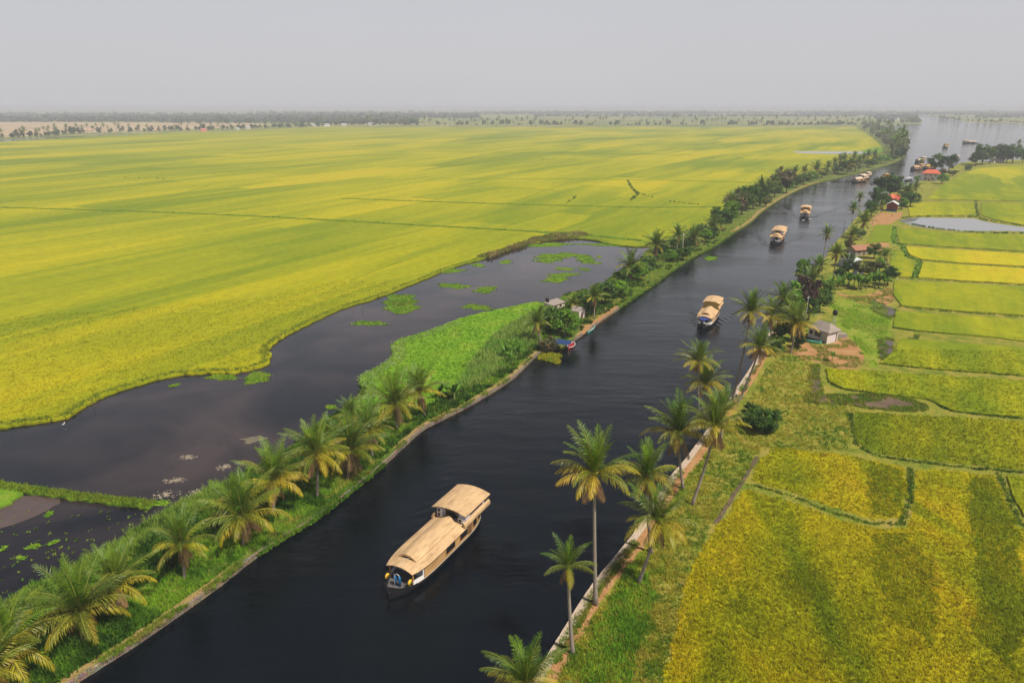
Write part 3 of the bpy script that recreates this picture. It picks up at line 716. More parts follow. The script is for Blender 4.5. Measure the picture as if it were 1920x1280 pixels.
for P in MUD:
    cx_ = sum(p.x for p in P) / len(P); cy_ = sum(p.y for p in P) / len(P)
    P2 = [Vector((cx_ + (p.x - cx_) * 1.25, cy_ + (p.y - cy_) * 1.35, LZ)) for p in P]
    X, Y = sample(P2, 14, 150, 330); k_ = vnoise(X * .5, Y * .5) > np.where(inside(P, X, Y), .58, .25); X, Y = X[k_], Y[k_]
    tufts('mud_weeds', X, Y, LZ, .32, .09, .35, 6, palette(X, Y, [(.16, .20, .03), (.24, .26, .03), (.13, .24, .015)], .5), MAT['tuft'])
mf = pxs([(1560, 575), (1600, 560), (1650, 570), (1670, 600), (1660, 640), (1640, 690), (1600, 640), (1575, 610)])
X, Y = sample(mf, 16, 140, 330); k_ = vnoise(X * .22, Y * .16) > rng.uniform(.2, .6, len(X)); X, Y = X[k_], Y[k_]
tufts('creeping_weeds', X, Y, LZ, .22, .14, .6, 5, palette(X, Y, [(.15, .34, .015), (.28, .45, .02), (.36, .42, .06)], .2), MAT['tuft'])

def line_weeds(name, pts, z, dens, h, wdt, cols, half=0.6):
    P = resample(pxs(pts, z), k=10); P = [p + Vector((rnd.gauss(0, half * .4), rnd.gauss(0, half * .4), 0)) for p in P]; A, B = strip(P, -half, half)
    X, Y = sample(A + B[::-1], dens, 200, 1400)
    if len(X): tufts(name, X, Y, z, h, wdt, .3, 5, palette(X, Y, cols, .4), MAT['tuft'])
DG = [(.045, .11, .012), (.08, .16, .015), (.14, .21, .02)]
BR = [(.06, .15, .012), (.11, .24, .015), (.17, .30, .02)]
for pa, pb in (((478, 1040), (725, 864)), ((1165, 573), (1380, 433))):
    E_ = part_of(left_edge, gy(*pa), gy(*pb)); A, B = strip(E_, .55, -1.5)
    X, Y = sample(A + B[::-1], 22, 110, 400)
    tufts('overhanging_weeds', X, Y, LZ - .25, .55, .10, .4, 6, palette(X, Y, BR, .4), MAT['tuft'])
# dark weed lines along field boundaries
for pts, hf in (([(1595, 775), (1598, 800), (1603, 828), (1625, 845), (1660, 857), (1760, 871), (1870, 882), (1960, 891)], .5), ([(1402, 908), (1480, 929), (1560, 960), (1640, 982), (1690, 981)], .45), ([(1690, 981), (1706, 935), (1707, 878)], .6),
                ([(1872, 885), (1888, 930), (1920, 985), (1960, 1000)], .5), ([(1550, 715), (1580, 729), (1640, 738), (1740, 749), (1790, 772), (1960, 788)], .4), ([(1650, 682), (1760, 693), (1960, 708)], .5),
                ([(1672, 614), (1720, 621), (1860, 632), (1960, 641)], .4), ([(1680, 575), (1800, 586), (1960, 597)], .4), ([(1674, 521), (1800, 528), (1960, 537)], .4), ([(1718, 487), (1800, 494), (1960, 504)], .4), ([(1684, 457), (1760, 463), (1960, 476)], .5), ([(1725, 376), (1830, 377), (1960, 380)], .6)):
    line_weeds('boundary_weeds', pts, LZ, 12, .5, .06, DG, hf * .62)
for pts in ([(0, 389), (200, 395), (400, 402), (620, 413), (830, 425), (1000, 434), (1130, 444), (1205, 452)], [(640, 372), (800, 378), (960, 383), (1110, 387), (1230, 389), (1360, 388)]):
    line_weeds('boundary_weeds', pts, .6, 6, .6, .08, DG, 1.0)
line_weeds('boundary_weeds', [(1177, 338), (1183, 350), (1190, 358), (1196, 363), (1190, 370), (1183, 376)], .6, 3, 1.0, .25, DG, 1.0)
line_weeds('boundary_weeds', [(1196, 363), (1210, 366), (1225, 371)], .6, 3, 1.0, .25, DG, .9)
line_weeds('boundary_weeds', [(1250, 377), (1285, 381), (1310, 384)], .6, 2, .8, .2, DG, .8)
line_weeds('boundary_weeds', [(1080, 368), (1072, 375), (1058, 382)], .6, 2, .8, .2, DG, .8)
for pts in ([(170, 332), (240, 333), (330, 336)], [(400, 326), (440, 325)], [(820, 312), (870, 310)], [(1000, 299), (1060, 298), (1080, 300)], [(1140, 283), (1230, 283)], [(1450, 285), (1490, 286)], [(1560, 290), (1600, 289)]):
    line_weeds('boundary_weeds', pts, .6, .8, .8, .3, BR, 1.6)
line_weeds('boundary_weeds', [(1700, 418), (1750, 428), (1830, 436), (1920, 438), (1980, 441)], LZ, 4, .9, .15, DG, 1.0)
line_weeds('boundary_weeds', [(1690, 409), (1740, 406), (1826, 407), (1850, 413), (1930, 425)], LZ, 4, .9, .15, DG, 1.0)
line_weeds('boundary_weeds', [(1829, 377), (1834, 405)], LZ, 4, .8, .15, DG, .8)
X, Y = sample([p for p in strip(ck, -1.3, 1.3)[0]] + strip(ck, -1.3, 1.3)[1][::-1], 6, 200, 500)
tufts('creek_weeds', X, Y, LZ, .4, .12, .3, 4, palette(X, Y, DG, .3), MAT['tuft'])
A_, B_ = strip(dyke, -.9, .9)
X, Y = sample(A_ + B_[::-1], 20, 110, 300)
tufts('dyke_grass', X, Y, .4, .5, .06, .3, 5, palette(X, Y, [(.10, .18, .015), (.22, .28, .02), (.16, .22, .02)], .5), MAT['tuft'])
# reddish-brown dry reeds at the head of the pond
X, Y = sample(pxs([(890, 484), (940, 470), (1000, 448), (1040, 440), (1090, 437), (1110, 444), (1070, 449), (1010, 455), (950, 475), (920, 486)]), 4, 200, 420)
tufts('dry_reeds', X, Y, .5, 1.2, .12, .5, 5, palette(X, Y, [(.22, .15, .06), (.16, .22, .03), (.34, .23, .10), (.20, .27, .03)], .12), MAT['tuft'])

# ------------------------------------------------------------------ plants
def rotz(v, a):
    c, s = np.cos(a), np.sin(a)
    return np.stack([v[..., 0] * c - v[..., 1] * s, v[..., 0] * s + v[..., 1] * c, v[..., 2]], -1)

def palm_crown(name, seed, nfr=26, st=34, L=4.6, wid=0.075, dead=3, spread=1.0, age=1.0):
    r = np.random.default_rng(seed)
    Vs, Ts, Qs, Cs = [], [], [], []; base = 0
    for i in range(nfr):
        a = i / (nfr - 1.0)                        # 0 = youngest spear, 1 = oldest hanging frond
        az = i * 2.39996 + r.uniform(-.35, .35)
        el0 = math.radians(88 - 92 * a ** 1.10 * spread + r.uniform(-11, 11))
        bend = math.radians(18 + 62 * min(1, a * 1.5) + r.uniform(-10, 16))
        Lf = L * (0.68 + 0.42 * math.sin(math.pi * min(1, .25 + a * .75))) * r.uniform(.85, 1.12)
        isdead = i >= nfr - dead
        if isdead: el0 = math.radians(-42 - r.uniform(0, 28)); bend = math.radians(28); Lf *= .8
        ns = st
        s = np.linspace(0, 1, ns + 1)
        el = el0 - bend * s ** 1.3
        ds = Lf / ns
        R = np.concatenate([[0], np.cumsum(np.cos(el[:-1]) * ds)]); Z = np.concatenate([[0], np.cumsum(np.sin(el[:-1]) * ds)])
        side_curve = r.uniform(-.5, .5) * s ** 2 * Lf * .18
        P = np.stack([R + .10, side_curve, Z], 1)
        T = np.stack([np.cos(el), np.zeros(ns + 1), np.sin(el)], 1)
        N = np.stack([-np.sin(el), np.zeros(ns + 1), np.cos(el)], 1)
        S = np.tile(np.array([0., 1., 0.]), (ns + 1, 1))
        # colours by age
        g = np.array([[.130, .235, .008], [.052, .120, .008], [.150, .190, .010], [.440, .345, .016], [.46, .30, .05]])
        f = np.clip(a * 3.5 * age + r.uniform(-.5, .6), 0, 3.7); k = int(f); cc = g[k] * (1 - f + k) + g[min(k + 1, 4)] * (f - k)
        if isdead: cc = np.array([.26, .155, .075]) * r.uniform(.7, 1.15)
        cc = cc * r.uniform(.70, 1.25)
        rc = cc * .6 + np.array([.38, .32, .06]) * .55
        # midrib: flat ribbon with a keel
        w = (.075 * (1 - s) + .014)[:, None]
        rib = np.stack([P + S * w, P - N * w * .8, P - S * w], 1).reshape(-1, 3)
        idx = np.arange(ns)[:, None] * 3
        q1 = np.concatenate([idx, idx + 1, idx + 4, idx + 3], 1) + base; q2 = np.concatenate([idx + 1, idx + 2, idx + 5, idx + 4], 1) + base
        vs = [rib]; cs = [np.tile(rc, (len(rib), 1))]; Qs += [q1, q2]; base += len(rib)
        # leaflets
        j = np.arange(int(ns * .13), ns + 1); sj = s[j]
        prof = np.clip(np.sin(np.pi * (.14 + .80 * sj)) ** .75, .1, 1)
        ll = L * .235 * prof
        for sd in (-1, 1):
            m = len(j); jit = r.uniform(-.14, .14, m)
            ang = np.radians(62 - 34 * sj) + jit
            up = (0.42 * (1 - a) + r.uniform(-.10, .10, m) - 0.10)
            if isdead: up = up - .5
            d = S[j] * sd * np.sin(ang)[:, None] + T[j] * np.cos(ang)[:, None] + N[j] * up[:, None]
            d /= np.linalg.norm(d, axis=1)[:, None]
            hang = (.22 + .75 * a + r.uniform(0, .25, m)) * (1.25 if isdead else 1.0)
            l_ = (ll * r.uniform(.82, 1.1, m))[:, None]
            p0 = P[j]; p1 = p0 + d * l_ * .5 - np.array([0, 0, 1.]) * l_ * (hang * .16)[:, None]
            d2 = d - np.array([0, 0, 1.]) * (hang * 1.1)[:, None]; d2 /= np.linalg.norm(d2, axis=1)[:, None]
            p2 = p1 + d2 * l_ * .55
            wt = T[j] * wid * .5; w1 = T[j] * wid
            v = np.stack([p0 - wt, p0 + wt, p1 + w1, p1 - w1, p2], 1).reshape(-1, 3)
            b = base + 5 * np.arange(m)[:, None]
            Qs.append(np.concatenate([b, b + 1, b + 2, b + 3], 1)); Ts.append(np.concatenate([b + 3, b + 2, b + 4], 1))
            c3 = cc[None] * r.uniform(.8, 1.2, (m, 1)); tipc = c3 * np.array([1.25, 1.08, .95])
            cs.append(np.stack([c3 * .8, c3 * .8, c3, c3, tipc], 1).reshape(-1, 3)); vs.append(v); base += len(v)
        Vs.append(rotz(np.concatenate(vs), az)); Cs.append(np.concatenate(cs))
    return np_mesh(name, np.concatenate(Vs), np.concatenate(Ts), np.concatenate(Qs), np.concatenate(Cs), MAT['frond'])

CROWN_NEAR = [palm_crown('crown', 100 + k, 33 + (k % 3) * 2, 36, 4.6, .040, 4 + k % 3, .94 + .04 * (k % 4)) for k in range(8)]
CROWN_SPARSE = [palm_crown('crown', 200 + k, 20, 34, 4.2, .042, 5, 1.12) for k in range(2)]
CROWN_MID = [palm_crown('crown', 300 + k, 27, 22, 4.6, .085, 3 + k % 2, 1.0, .78) for k in range(5)]
CROWN_FAR = [palm_crown('crown', 400 + k, 15, 8, 4.4, .24, 1, 1.05, .55) for k in range(4)]

def nuts_mesh(seed):
    r = random.Random(seed); g = Geo()
    for k in range(9):
        a = r.uniform(0, 6.28); rr = r.uniform(.10, .24); c = Vector((rr * math.cos(a), rr * math.sin(a), -.16 - r.uniform(0, .28)))
        rings = [[c + Vector((math.cos(t * 1.0472) * .12 * w, math.sin(t * 1.0472) * .12 * w, h)) for t in range(6)] for w, h in ((.35, -.14), (.95, -.06), (.95, .06), (.35, .14))]
        g.ring_loft(rings)
    me = bpy.data.meshes.new('coconut_cluster'); me.from_pydata(g.v, [], g.f); me.materials.append(MAT['coconut'])
    for p in me.polygons: p.use_smooth = True
    return me
NUTS = [nuts_mesh(k) for k in range(3)]

def trunk_pts(top, k=12, bow=0.5):
    """from the origin to top: leans early, straightens towards the crown"""
    top = Vector(top); c = Vector((top.x * bow, top.y * bow, top.z * .45))
    # quadratic curve whose end is closer to vertical
    c = Vector((top.x * (1 - (1 - bow) * .6), top.y * (1 - (1 - bow) * .6), top.z * .5))
    return [(c * 2 * t * (1 - t) + top * t * t) for t in [i / k for i in range(k + 1)]]

def trunk_mesh(top, r0=.2, r1=.12, n=9, k=12):
    P = trunk_pts(top, k); P[0] = P[0] - Vector((0, 0, .3))
    rad = [r0 * (1.45 if i == 0 else 1.12 if i == 1 else 1.0) * (1 - i / k) + r1 * (i / k) for i in range(k + 1)]
    g = Geo().tube(P, rad, n)
    me = bpy.data.meshes.new('trunk'); me.from_pydata(g.v, [], g.f); me.materials.append(MAT['bark'])
    for p in me.polygons: p.use_smooth = True
    return me

GN = 'coconut palms on the canal banks'
def palm(cx, cy, bx, by, R, label, crown, nuts=True, z=LZ, ry=None, dy=0.0):
    b = G(bx, by, z); t = AT(cx, cy, b.y + dy)
    t.z = max(t.z, z + 1.0)
    top = t - b
    root = empty('coconut_palm', b); tag(root, label, 'palm tree', GN)
    sc = R / FOC * depth(t) / 4.3
    thick = .19 + .005 * min(top.z, 18)
    obj('trunk', trunk_mesh(top, thick, thick * .62, 9 if depth(b) < 200 else 6, 14 if depth(b) < 200 else 7), root)
    c = obj('crown', crown, root); c.location = top; c.scale = (sc, sc, sc * rnd.uniform(.94, 1.06)); c.rotation_euler = (rnd.uniform(-.08, .08), rnd.uniform(-.08, .08), ry if ry is not None else rnd.uniform(0, 6.28))
    if nuts:
        q = obj('coconut_cluster', NUTS[rnd.randrange(3)], root); q.location = top + Vector((0, 0, .05)); q.rotation_euler = (0, 0, rnd.uniform(0, 6)); q.scale = (sc, sc, sc)
    return root

N, S_, MD = CROWN_NEAR, CROWN_SPARSE, CROWN_MID
# tall palms along the concrete embankment
palm(1115, 890, 1117, 1133, 82, 'tallest straight coconut palm, pale slender trunk rising from the concrete embankment edge', N[0])
palm(1065, 1062, 1074, 1224, 60, 'slim coconut palm with a thin sparse crown of few fronds beside the concrete embankment', S_[0])
palm(985, 1278, 1000, 1420, 80, 'coconut palm beside the canal cut off by the bottom edge of the photo', N[1])
palm(1213, 892, 1221, 1035, 62, 'upright coconut palm standing close behind the curved palm rooted in green creepers', N[2])
palm(1233, 978, 1197, 1092, 76, 'coconut palm with a curved trunk rooted in bright green creepers by the embankment', N[3])
palm(1272, 812, 1281, 915, 66, 'dense dark-fronded coconut palm leaning over the water next to the long curved trunk', N[4])
palm(1341, 802, 1297, 946, 62, 'coconut palm with a long bare trunk curving out of the meadow grass', N[5])
palm(1355, 768, 1352, 838, 44, 'short coconut palm squeezed between the long curved palm and the round dark shrub', N[6])
palm(1309, 676, 1311, 779, 42, 'taller of the twin coconut palms over the water, green upright fronds and brown skirt', N[7])
palm(1322, 720, 1321, 777, 48, 'lower, fuller of the twin coconut palms over the water', N[0])
palm(1409, 584, 1373, 751, 42, 'high coconut palm leaning out beside the curved pale path, facing the white house', N[2])
palm(1424, 652, 1381, 759, 44, 'coconut palm with yellow lower fronds and strongly slanting trunk beside the pale path', N[4])
palm(1495, 606, 1482, 662, 45, 'bushy coconut palm leaning over the sandy yard next to the white house', N[6])
palm(1522, 528, 1506, 580, 32, 'coconut palm standing among dark shrubs behind the purple-leaved tree', MD[0])
palm(1551, 439, 1540, 508, 17, 'lone slender coconut palm standing at the water edge above the metal-roofed hut', MD[1])
palm(1569, 476, 1562, 523, 23, 'coconut palm with thick brown trunk in front of the metal-roofed hut', MD[2])
palm(1598, 442, 1595, 474, 20, 'dark coconut palm behind the rusty brown roof', MD[3])
palm(1621, 416, 1615, 448, 25, 'wide yellowish coconut palm at the corner of the golden plot', MD[4])
palm(1600, 392, 1597, 428, 16, 'dark ragged coconut palm leaning over the canal, lower of a close pair', MD[0])
palm(1612, 371, 1612, 402, 12, 'small-crowned coconut palm rising above the ragged one by the canal', MD[1])
palm(1660, 480, 1668, 501, 18, 'lone low coconut palm with drooping brown fronds at the edge of the yellow paddy', MD[2])
palm(1652, 386, 1653, 400, 11, 'small coconut palm beside the dark red house', MD[3])
palm(1701, 360, 1698, 383, 19, 'dark coconut palm in the grove beyond the dark red house', MD[4])
palm(1717, 351, 1713, 374, 14, 'paler coconut palm at the field side of the grove beyond the red house', MD[0])
palm(1727, 303, 1729, 324, 6, 'small coconut palm in front of the moored houseboats by the two-storey house', MD[1], False)
palm(1911, 268, 1910, 293, 7, 'tallest coconut palm on the far headland, crown against the lake', MD[2], False)
palm(1909, 284, 1908, 297, 7, 'short coconut palm just under the tallest one on the far headland', MD[3], False)
palm(1446, 592, 1447, 655, 36, 'dark coconut palm between the high leaning palm and the lime-green tree', N[3])
palm(1468, 560, 1470, 618, 32, 'upright coconut palm rising above the lime-green tree at the water', MD[1])
palm(1536, 500, 1532, 545, 24, 'coconut palm between the dark shrubs and the banana row by the water', MD[2])
# low palms on the levee
palm(8, 1215, 14, 1275, 100, 'big low coconut palm with golden fronds in the bottom corner of the levee', N[1])
palm(-30, 1262, -20, 1330, 88, 'coconut palm at the very corner of the photo, only frond tips showing', N[5])
palm(151, 1143, 153, 1192, 94, 'large low coconut palm with tall upright fronds and one hanging golden frond', N[7])
palm(216, 1096, 224, 1140, 72, 'coconut palm half hidden behind the large one with upright fronds', N[3])
palm(340, 1022, 346, 1082, 60, 'small golden coconut palm standing alone in the levee grass with a short grey trunk', N[2])
palm(456, 966, 456, 1022, 80, 'spreading coconut palm with long arching yellow fronds on the levee', N[4])
palm(511, 901, 513, 962, 72, 'bright coconut palm with a feathery upright top behind the spreading one', N[0])
palm(594, 849, 595, 932, 64, 'coconut palm with a single bright yellow hanging frond on the levee', N[6])
palm(656, 843, 652, 897, 70, 'coconut palm whose brown drooping fronds overhang the canal', N[5])
palm(690, 806, 700, 858, 52, 'coconut palm with ragged brown side fronds behind the one overhanging the canal', N[1])
palm(658, 780, 662, 822, 38, 'small green coconut palm at the pond side of the levee clump', N[3])
palm(741, 757, 744, 802, 62, 'dark green coconut palm, broadest of the pair at the marsh corner', N[7])
palm(787, 735, 797, 780, 50, 'dark pointed coconut palm with grey drooping fronds, second of the marsh corner pair', N[2])
palm(1008, 605, 1014, 640, 32, 'untidy coconut palm beside the dry brown heap near the blue tarpaulin', MD[1])
palm(1075, 570, 1075, 592, 20, 'small pale coconut palm in front of the little plaster hut on the levee', MD[4])
palm(1115, 557, 1114, 597, 26, 'coconut palm with short thick trunk above the moored green canoe', MD[3])
palm(1183, 500, 1175, 522, 34, 'wide dark coconut palm on the levee beside the pond end', MD[0])
palm(1230, 460, 1229, 489, 30, 'tall coconut palm with yellow side fronds at the pond head', MD[2])
palm(1272, 441, 1268, 473, 21, 'dark ragged coconut palm beside the bare white trunk', MD[1])
palm(1301, 447, 1300, 467, 25, 'coconut palm just past the bare white trunk on the levee', MD[4])
palm(1337, 426, 1338, 444, 24, 'low wide coconut palm with brown fronds before the banana thicket', MD[3])
for cx, cy, bx, by, R, lab in ((1372, 380, 1373, 414, 12, 'coconut palm leaning out of the front of the dense levee thicket'), (1385, 372, 1385, 404, 11, 'coconut palm behind the front one of the dense levee thicket'), (1428, 352, 1428, 382, 11, 'tall coconut palm near the far end of the dense thicket'), (1452, 345, 1452, 366, 10, 'coconut palm just before the brown bare tree'), (1508, 326, 1508, 343, 9, 'coconut palm above the first bush of the low hedge'), (1583, 304, 1584, 324, 9, 'second tall thin coconut palm in the levee cluster before the white houseboat'), (1602, 301, 1603, 320, 9, 'coconut palm at the field side behind the thick dark one'), (1628, 297, 1628, 313, 8, 'coconut palm among the green bushes near the bushy bend'), (1398, 368, 1398, 388, 9, 'coconut palm rising from the middle of the dense levee thicket'), (1416, 360, 1417, 380, 9, 'dark coconut palm at the top of the dense levee thicket'), (1440, 352, 1441, 366, 9, 'upright dark coconut palm between the thicket and the brown bare tree'),
                               (1491, 327, 1491, 345, 9, 'coconut palm just beyond the brown bare tree on the levee'), (1531, 323, 1531, 337, 13, 'wide dark coconut palm alone above a low hedge on the levee'), (1553, 319, 1553, 332, 9, 'coconut palm, smaller neighbour of the wide dark one on the levee'),
                               (1565, 310, 1566, 324, 7, 'thin coconut palm at the field side of the levee cluster'), (1575, 305, 1576, 322, 8, 'tall thin coconut palm in the levee cluster before the white houseboat'), (1594, 313, 1594, 328, 11, 'thick dark coconut palm right above the white-roofed houseboat'),
                               (1610, 309, 1611, 323, 9, 'coconut palm between the thick dark one and the far levee end'), (1619, 303, 1620, 318, 9, 'coconut palm at the far end of the levee cluster'), (1639, 297, 1639, 312, 9, 'last coconut palm before the bushy green bend')):
    palm(cx, cy - 5, bx, by, R * 1.45, lab, MD[rnd.randrange(5)], False)
# bare dead trunk
g = Geo().tube([(0, 0, -.2), (.05, 0, 3), (.0, 0, 6), (.1, 0, 8.4)], [.19, .15, .13, .11], 8)
d_ = empty('dead_palm', G(1279, 474, LZ)); tag(d_, 'bare white dead palm trunk without a crown on the levee', 'dead tree'); g.build('trunk', simple('bleached_wood', (.55, .50, .44), .8, .1, 2), d_, True)

# broadleaf crowns: leaf-sized faces spread through clumps
def leafy(name, seed, rx, ry, rz, clumps, per, leaf, cols, shell=.55, cs=.34):
    r = np.random.default_rng(seed)
    u = r.normal(size=(clumps, 3)); u /= np.linalg.norm(u, axis=1)[:, None]
    rad = r.uniform(shell, 1.0, clumps)[:, None] * (1 - .25 * r.random((clumps, 1)))
    C = u * rad * np.array([rx, ry, rz])
    csz = cs * r.uniform(.6, 1.25, clumps) * min(rx, ry, rz)
    cc = np.array(cols)[r.integers(0, len(cols), clumps)] * r.uniform(.75, 1.25, (clumps, 1))
    n = clumps * per
    ci = np.repeat(np.arange(clumps), per)
    w = r.normal(size=(n, 3)); w /= np.linalg.norm(w, axis=1)[:, None]
    p = C[ci] + w * (csz[ci] * r.random(n) ** .4)[:, None] * np.array([1, 1, .75])
    p[:, 2] += rz
    nrm = w * .8 + r.normal(size=(n, 3)) * .6 + np.array([0, 0, .5]); nrm /= np.linalg.norm(nrm, axis=1)[:, None]
    a = np.cross(nrm, r.normal(size=(n, 3))); a /= np.linalg.norm(a, axis=1)[:, None]; b = np.cross(nrm, a)
    s = (leaf * r.uniform(.6, 1.3, n))[:, None]
    V = np.stack([p - a * s, p + b * s * .55, p + a * s, p - b * s * .55], 1).reshape(-1, 3)
    V[:, 2] = np.maximum(V[:, 2], .05)
    col = np.repeat(cc[ci] * r.uniform(.72, 1.28, (n, 1)), 4, axis=0)
    return np_mesh(name, V, None, np.arange(4 * n).reshape(-1, 4), col, MAT['leaf'])

GREEN = [(.045, .11, .010), (.065, .145, .012), (.095, .18, .016)]
DARK = [(.022, .065, .010), (.035, .090, .012), (.055, .115, .014)]
LIME = [(.11, .24, .010), (.16, .29, .014), (.08, .20, .010)]
BROWN = [(.12, .10, .05), (.16, .13, .06), (.09, .11, .035)]
PURP = [(.075, .045, .042), (.10, .06, .05), (.06, .05, .03)]
OLIVE = [(.10, .12, .025), (.15, .15, .035), (.08, .10, .02)]
BLADE = {}
for nm, cols in (('green', GREEN), ('dark', DARK), ('lime', LIME), ('brown', BROWN), ('purple', PURP), ('olive', OLIVE)):
    BLADE[nm] = [leafy('crown', 900 + hash_ + 17 * len(BLADE), 1, 1, .8, 42, 46, .085, cols, cs=.36) for hash_ in range(2)]
FARLEAF = {nm: [leafy('crown', 950 + k + 31 * j, 1, 1, .85, 16, 16, .22, cols, cs=.42) for k in range(2)] for j, (nm, cols) in enumerate((('green', GREEN), ('dark', DARK), ('olive', OLIVE)))}

def wood_mesh(h, r, seed=0, limbs=4):
    rr = random.Random(seed); g = Geo()
    g.tube([(0, 0, -.2), (rr.uniform(-.05, .05) * h, 0, h * .5), (rr.uniform(-.08, .08) * h, rr.uniform(-.08, .08) * h, h)], [r * 1.3, r, r * .7], 7)
    for k in range(limbs):
        a = 6.28 * k / limbs + rr.uniform(-.4, .4); q = h * rr.uniform(.75, .98)
        g.tube([(0, 0, q * .9), (math.cos(a) * h * .35, math.sin(a) * h * .35, q + h * .35), (math.cos(a) * h * .6, math.sin(a) * h * .6, q + h * .8)], [r * .6, r * .4, r * .15], 5)
    me = bpy.data.meshes.new('trunk'); me.from_pydata(g.v, [], g.f); me.materials.append(MAT['treebark']); return me

def tree(bx, by, rw, h, kind, label, name='broadleaf_tree', cat='tree', z=LZ, squash=None, group=None, trunk=True):
    """rw: crown radius in photo pixels, h: height in metres"""
    b = G(bx, by, z); k_ = 1.25 if (1335 < bx < 1660 and by < 445) else 1.0; R = 1.3 * k_ * rw / FOC * depth(b); h = h * 1.4 * k_
    root = empty(name, b); tag(root, label, cat, group)
    ch = h * (.80 if trunk and h > 5 else .97)
    c = obj('crown', BLADE[kind][rnd.randrange(2)], root); c.scale = (R, R, ch / 1.6); c.location = (0, 0, h - ch); c.rotation_euler = (0, 0, rnd.uniform(0, 6.28))
    if trunk: obj('trunk', wood_mesh(max(.5, h - ch * .75), .04 * h ** .8 + .03, rnd.randrange(999)), root)
    return root

# the dark round shrub is near: give it its own finer crown
b = G(1428, 808, LZ); r_ = empty('shrub', b); tag(r_, 'big round dark green shrub on the meadow behind the leaning palms', 'shrub')
c_ = obj('crown', leafy('crown', 71, 4.2, 3.1, 2.5, 90, 150, .17, GREEN + DARK + [(.06, .16, .010)], cs=.31), r_); c_.location = (0, 0, .1)
obj('stem', wood_mesh(1.2, .12, 5), r_)
b = G(1405, 788, LZ); r_ = empty('shrub', b); tag(r_, 'smaller dark shrub touching the big round one on the canal side', 'shrub')
obj('crown', leafy('crown', 72, 2.0, 1.8, 1.9, 36, 90, .15, DARK, cs=.34), r_); obj('stem', wood_mesh(.8, .08, 6), r_)
tree(1478, 600, 18, 8.5, 'lime', 'bright lime-green tree between the high palm and the purple tree')
tree(1504, 592, 22, 9.0, 'purple', 'purple-brown leaved tree beside the white house')
tree(1484, 640, 20, 6.0, 'dark', 'dark low tree in the shade of the bushy palm, beside the sandy yard')
tree(1516, 575, 18, 7, 'dark', 'dark green tree behind the purple-leaved one')
tree(1536, 585, 18, 5.5, 'green', 'green bush behind the white house near the water tank')
tree(1500, 535, 12, 7, 'lime', 'narrow bright green tree at the water beside the dark palm')
tree(1545, 560, 14, 4, 'green', 'round green bush between the purple tree and the banana row')
tree(1664, 535, 14, 5.0, 'dark', 'dark rounded shrub at the corner of the wide green plot', 'shrub', 'shrub')
tree(1628, 520, 22, 5.0, 'olive', 'thin olive shrub with dry twigs in front of the metal roof')
tree(1585, 500, 12, 4.5, 'dark', 'dark bush under the thick-trunked palm by the hut')
tree(1590, 515, 14, 4.0, 'dark', 'dark shaded bush between the hut and the banana row')
tree(1638, 485, 12, 4.5, 'green', 'green bush between the brown roof and the lone low palm')
tree(1667, 372, 22, 12, 'dark', 'big dark tree at the water beside the orange-roofed houses')
tree(1648, 370, 12, 8, 'dark', 'dark tree with gaps, canal side of the big dark tree')
tree(1642, 395, 11, 8, 'green', 'green tree beside the dark red house on its canal side')
tree(1706, 388, 15, 7, 'green', 'bright bushy tree at the field edge beyond the red house')
tree(1695, 372, 10, 6, 'lime', 'lime bush behind the orange roofs')
tree(1752, 322, 13, 12, 'green', 'pale green tree behind the two-storey house')
tree(1778, 324, 11, 13, 'dark', 'tall dark tree on the lake side of the two-storey house')
tree(1766, 345, 10, 6, 'lime', 'bright green bush on the field side of the two-storey house', 'shrub', 'shrub')
tree(1720, 342, 5, 4, 'lime', 'small lime bush at the canal corner of the two-storey house', 'shrub', 'shrub')
tree(1765, 330, 8, 5, 'brown', 'brownish bush leaning on the two-storey house', 'shrub', 'shrub')
tree(1786, 330, 8, 4, 'olive', 'olive bush at the start of the headland strip', 'shrub', 'shrub')
tree(1814, 319, 6, 3.5, 'green', 'low green bush alone on the headland strip', 'shrub', 'shrub')
for bx, by, rw, h, k, lab in ((1829, 311, 13, 11, 'dark', 'first dark tree of the headland grove, standing over the lake edge'), (1841, 309, 15, 16, 'green', 'tallest green tree of the headland grove'), (1855, 308, 10, 11, 'dark', 'dark tree next to the tallest one in the headland grove'), (1868, 304, 11, 14, 'dark', 'dark tree behind the headland house'), (1880, 304, 10, 15, 'dark', 'second dark tree behind the headland house'),
                              (1898, 306, 14, 15, 'green', 'broad tree at the field end of the headland house'), (1887, 306, 9, 12, 'dark', 'dark tree between the headland house and the broad tree'), (1917, 305, 6, 9, 'dark', 'dark tree at the photo edge on the headland')):
    tree(bx, by, rw, h, k, lab)
for bx, by, rw, h, k, lab in ((1462, 648, 18, 6, 'dark', 'dark thicket at the water edge in front of the sandy yard'), (1452, 668, 13, 4, 'green', 'low green bush where the pale path meets the sandy yard'), (1470, 622, 16, 7, 'green', 'green tree at the water edge beside the lime tree'), (1497, 652, 10, 3, 'dark', 'small dark bush under the bushy palm on the yard'), (1530, 556, 13, 5, 'lime', 'lime bush beside the dark palm behind the purple tree'), (1516, 600, 14, 5, 'dark', 'dark bush behind the roof of the white house'),
                              (1574, 530, 10, 4, 'dark', 'dark bush at the canal end of the banana row'), (1610, 450, 9, 4, 'dark', 'dark bush at the foot of the wide yellowish palm'), (1590, 470, 9, 4, 'olive', 'dry olive bush beside the dark palm behind the brown roof'), (1648, 510, 10, 4, 'lime', 'lime bush between the lone low palm and the banana row'), (1633, 405, 9, 5, 'green', 'green bush at the canal side of the sandy ground by the red house'), (1654, 393, 8, 6, 'dark', 'dark bush at the corner of the dark red house'), (1690, 392, 9, 5, 'lime', 'lime bush in front of the orange annexe')):
    tree(bx, by, rw, h, k, lab)
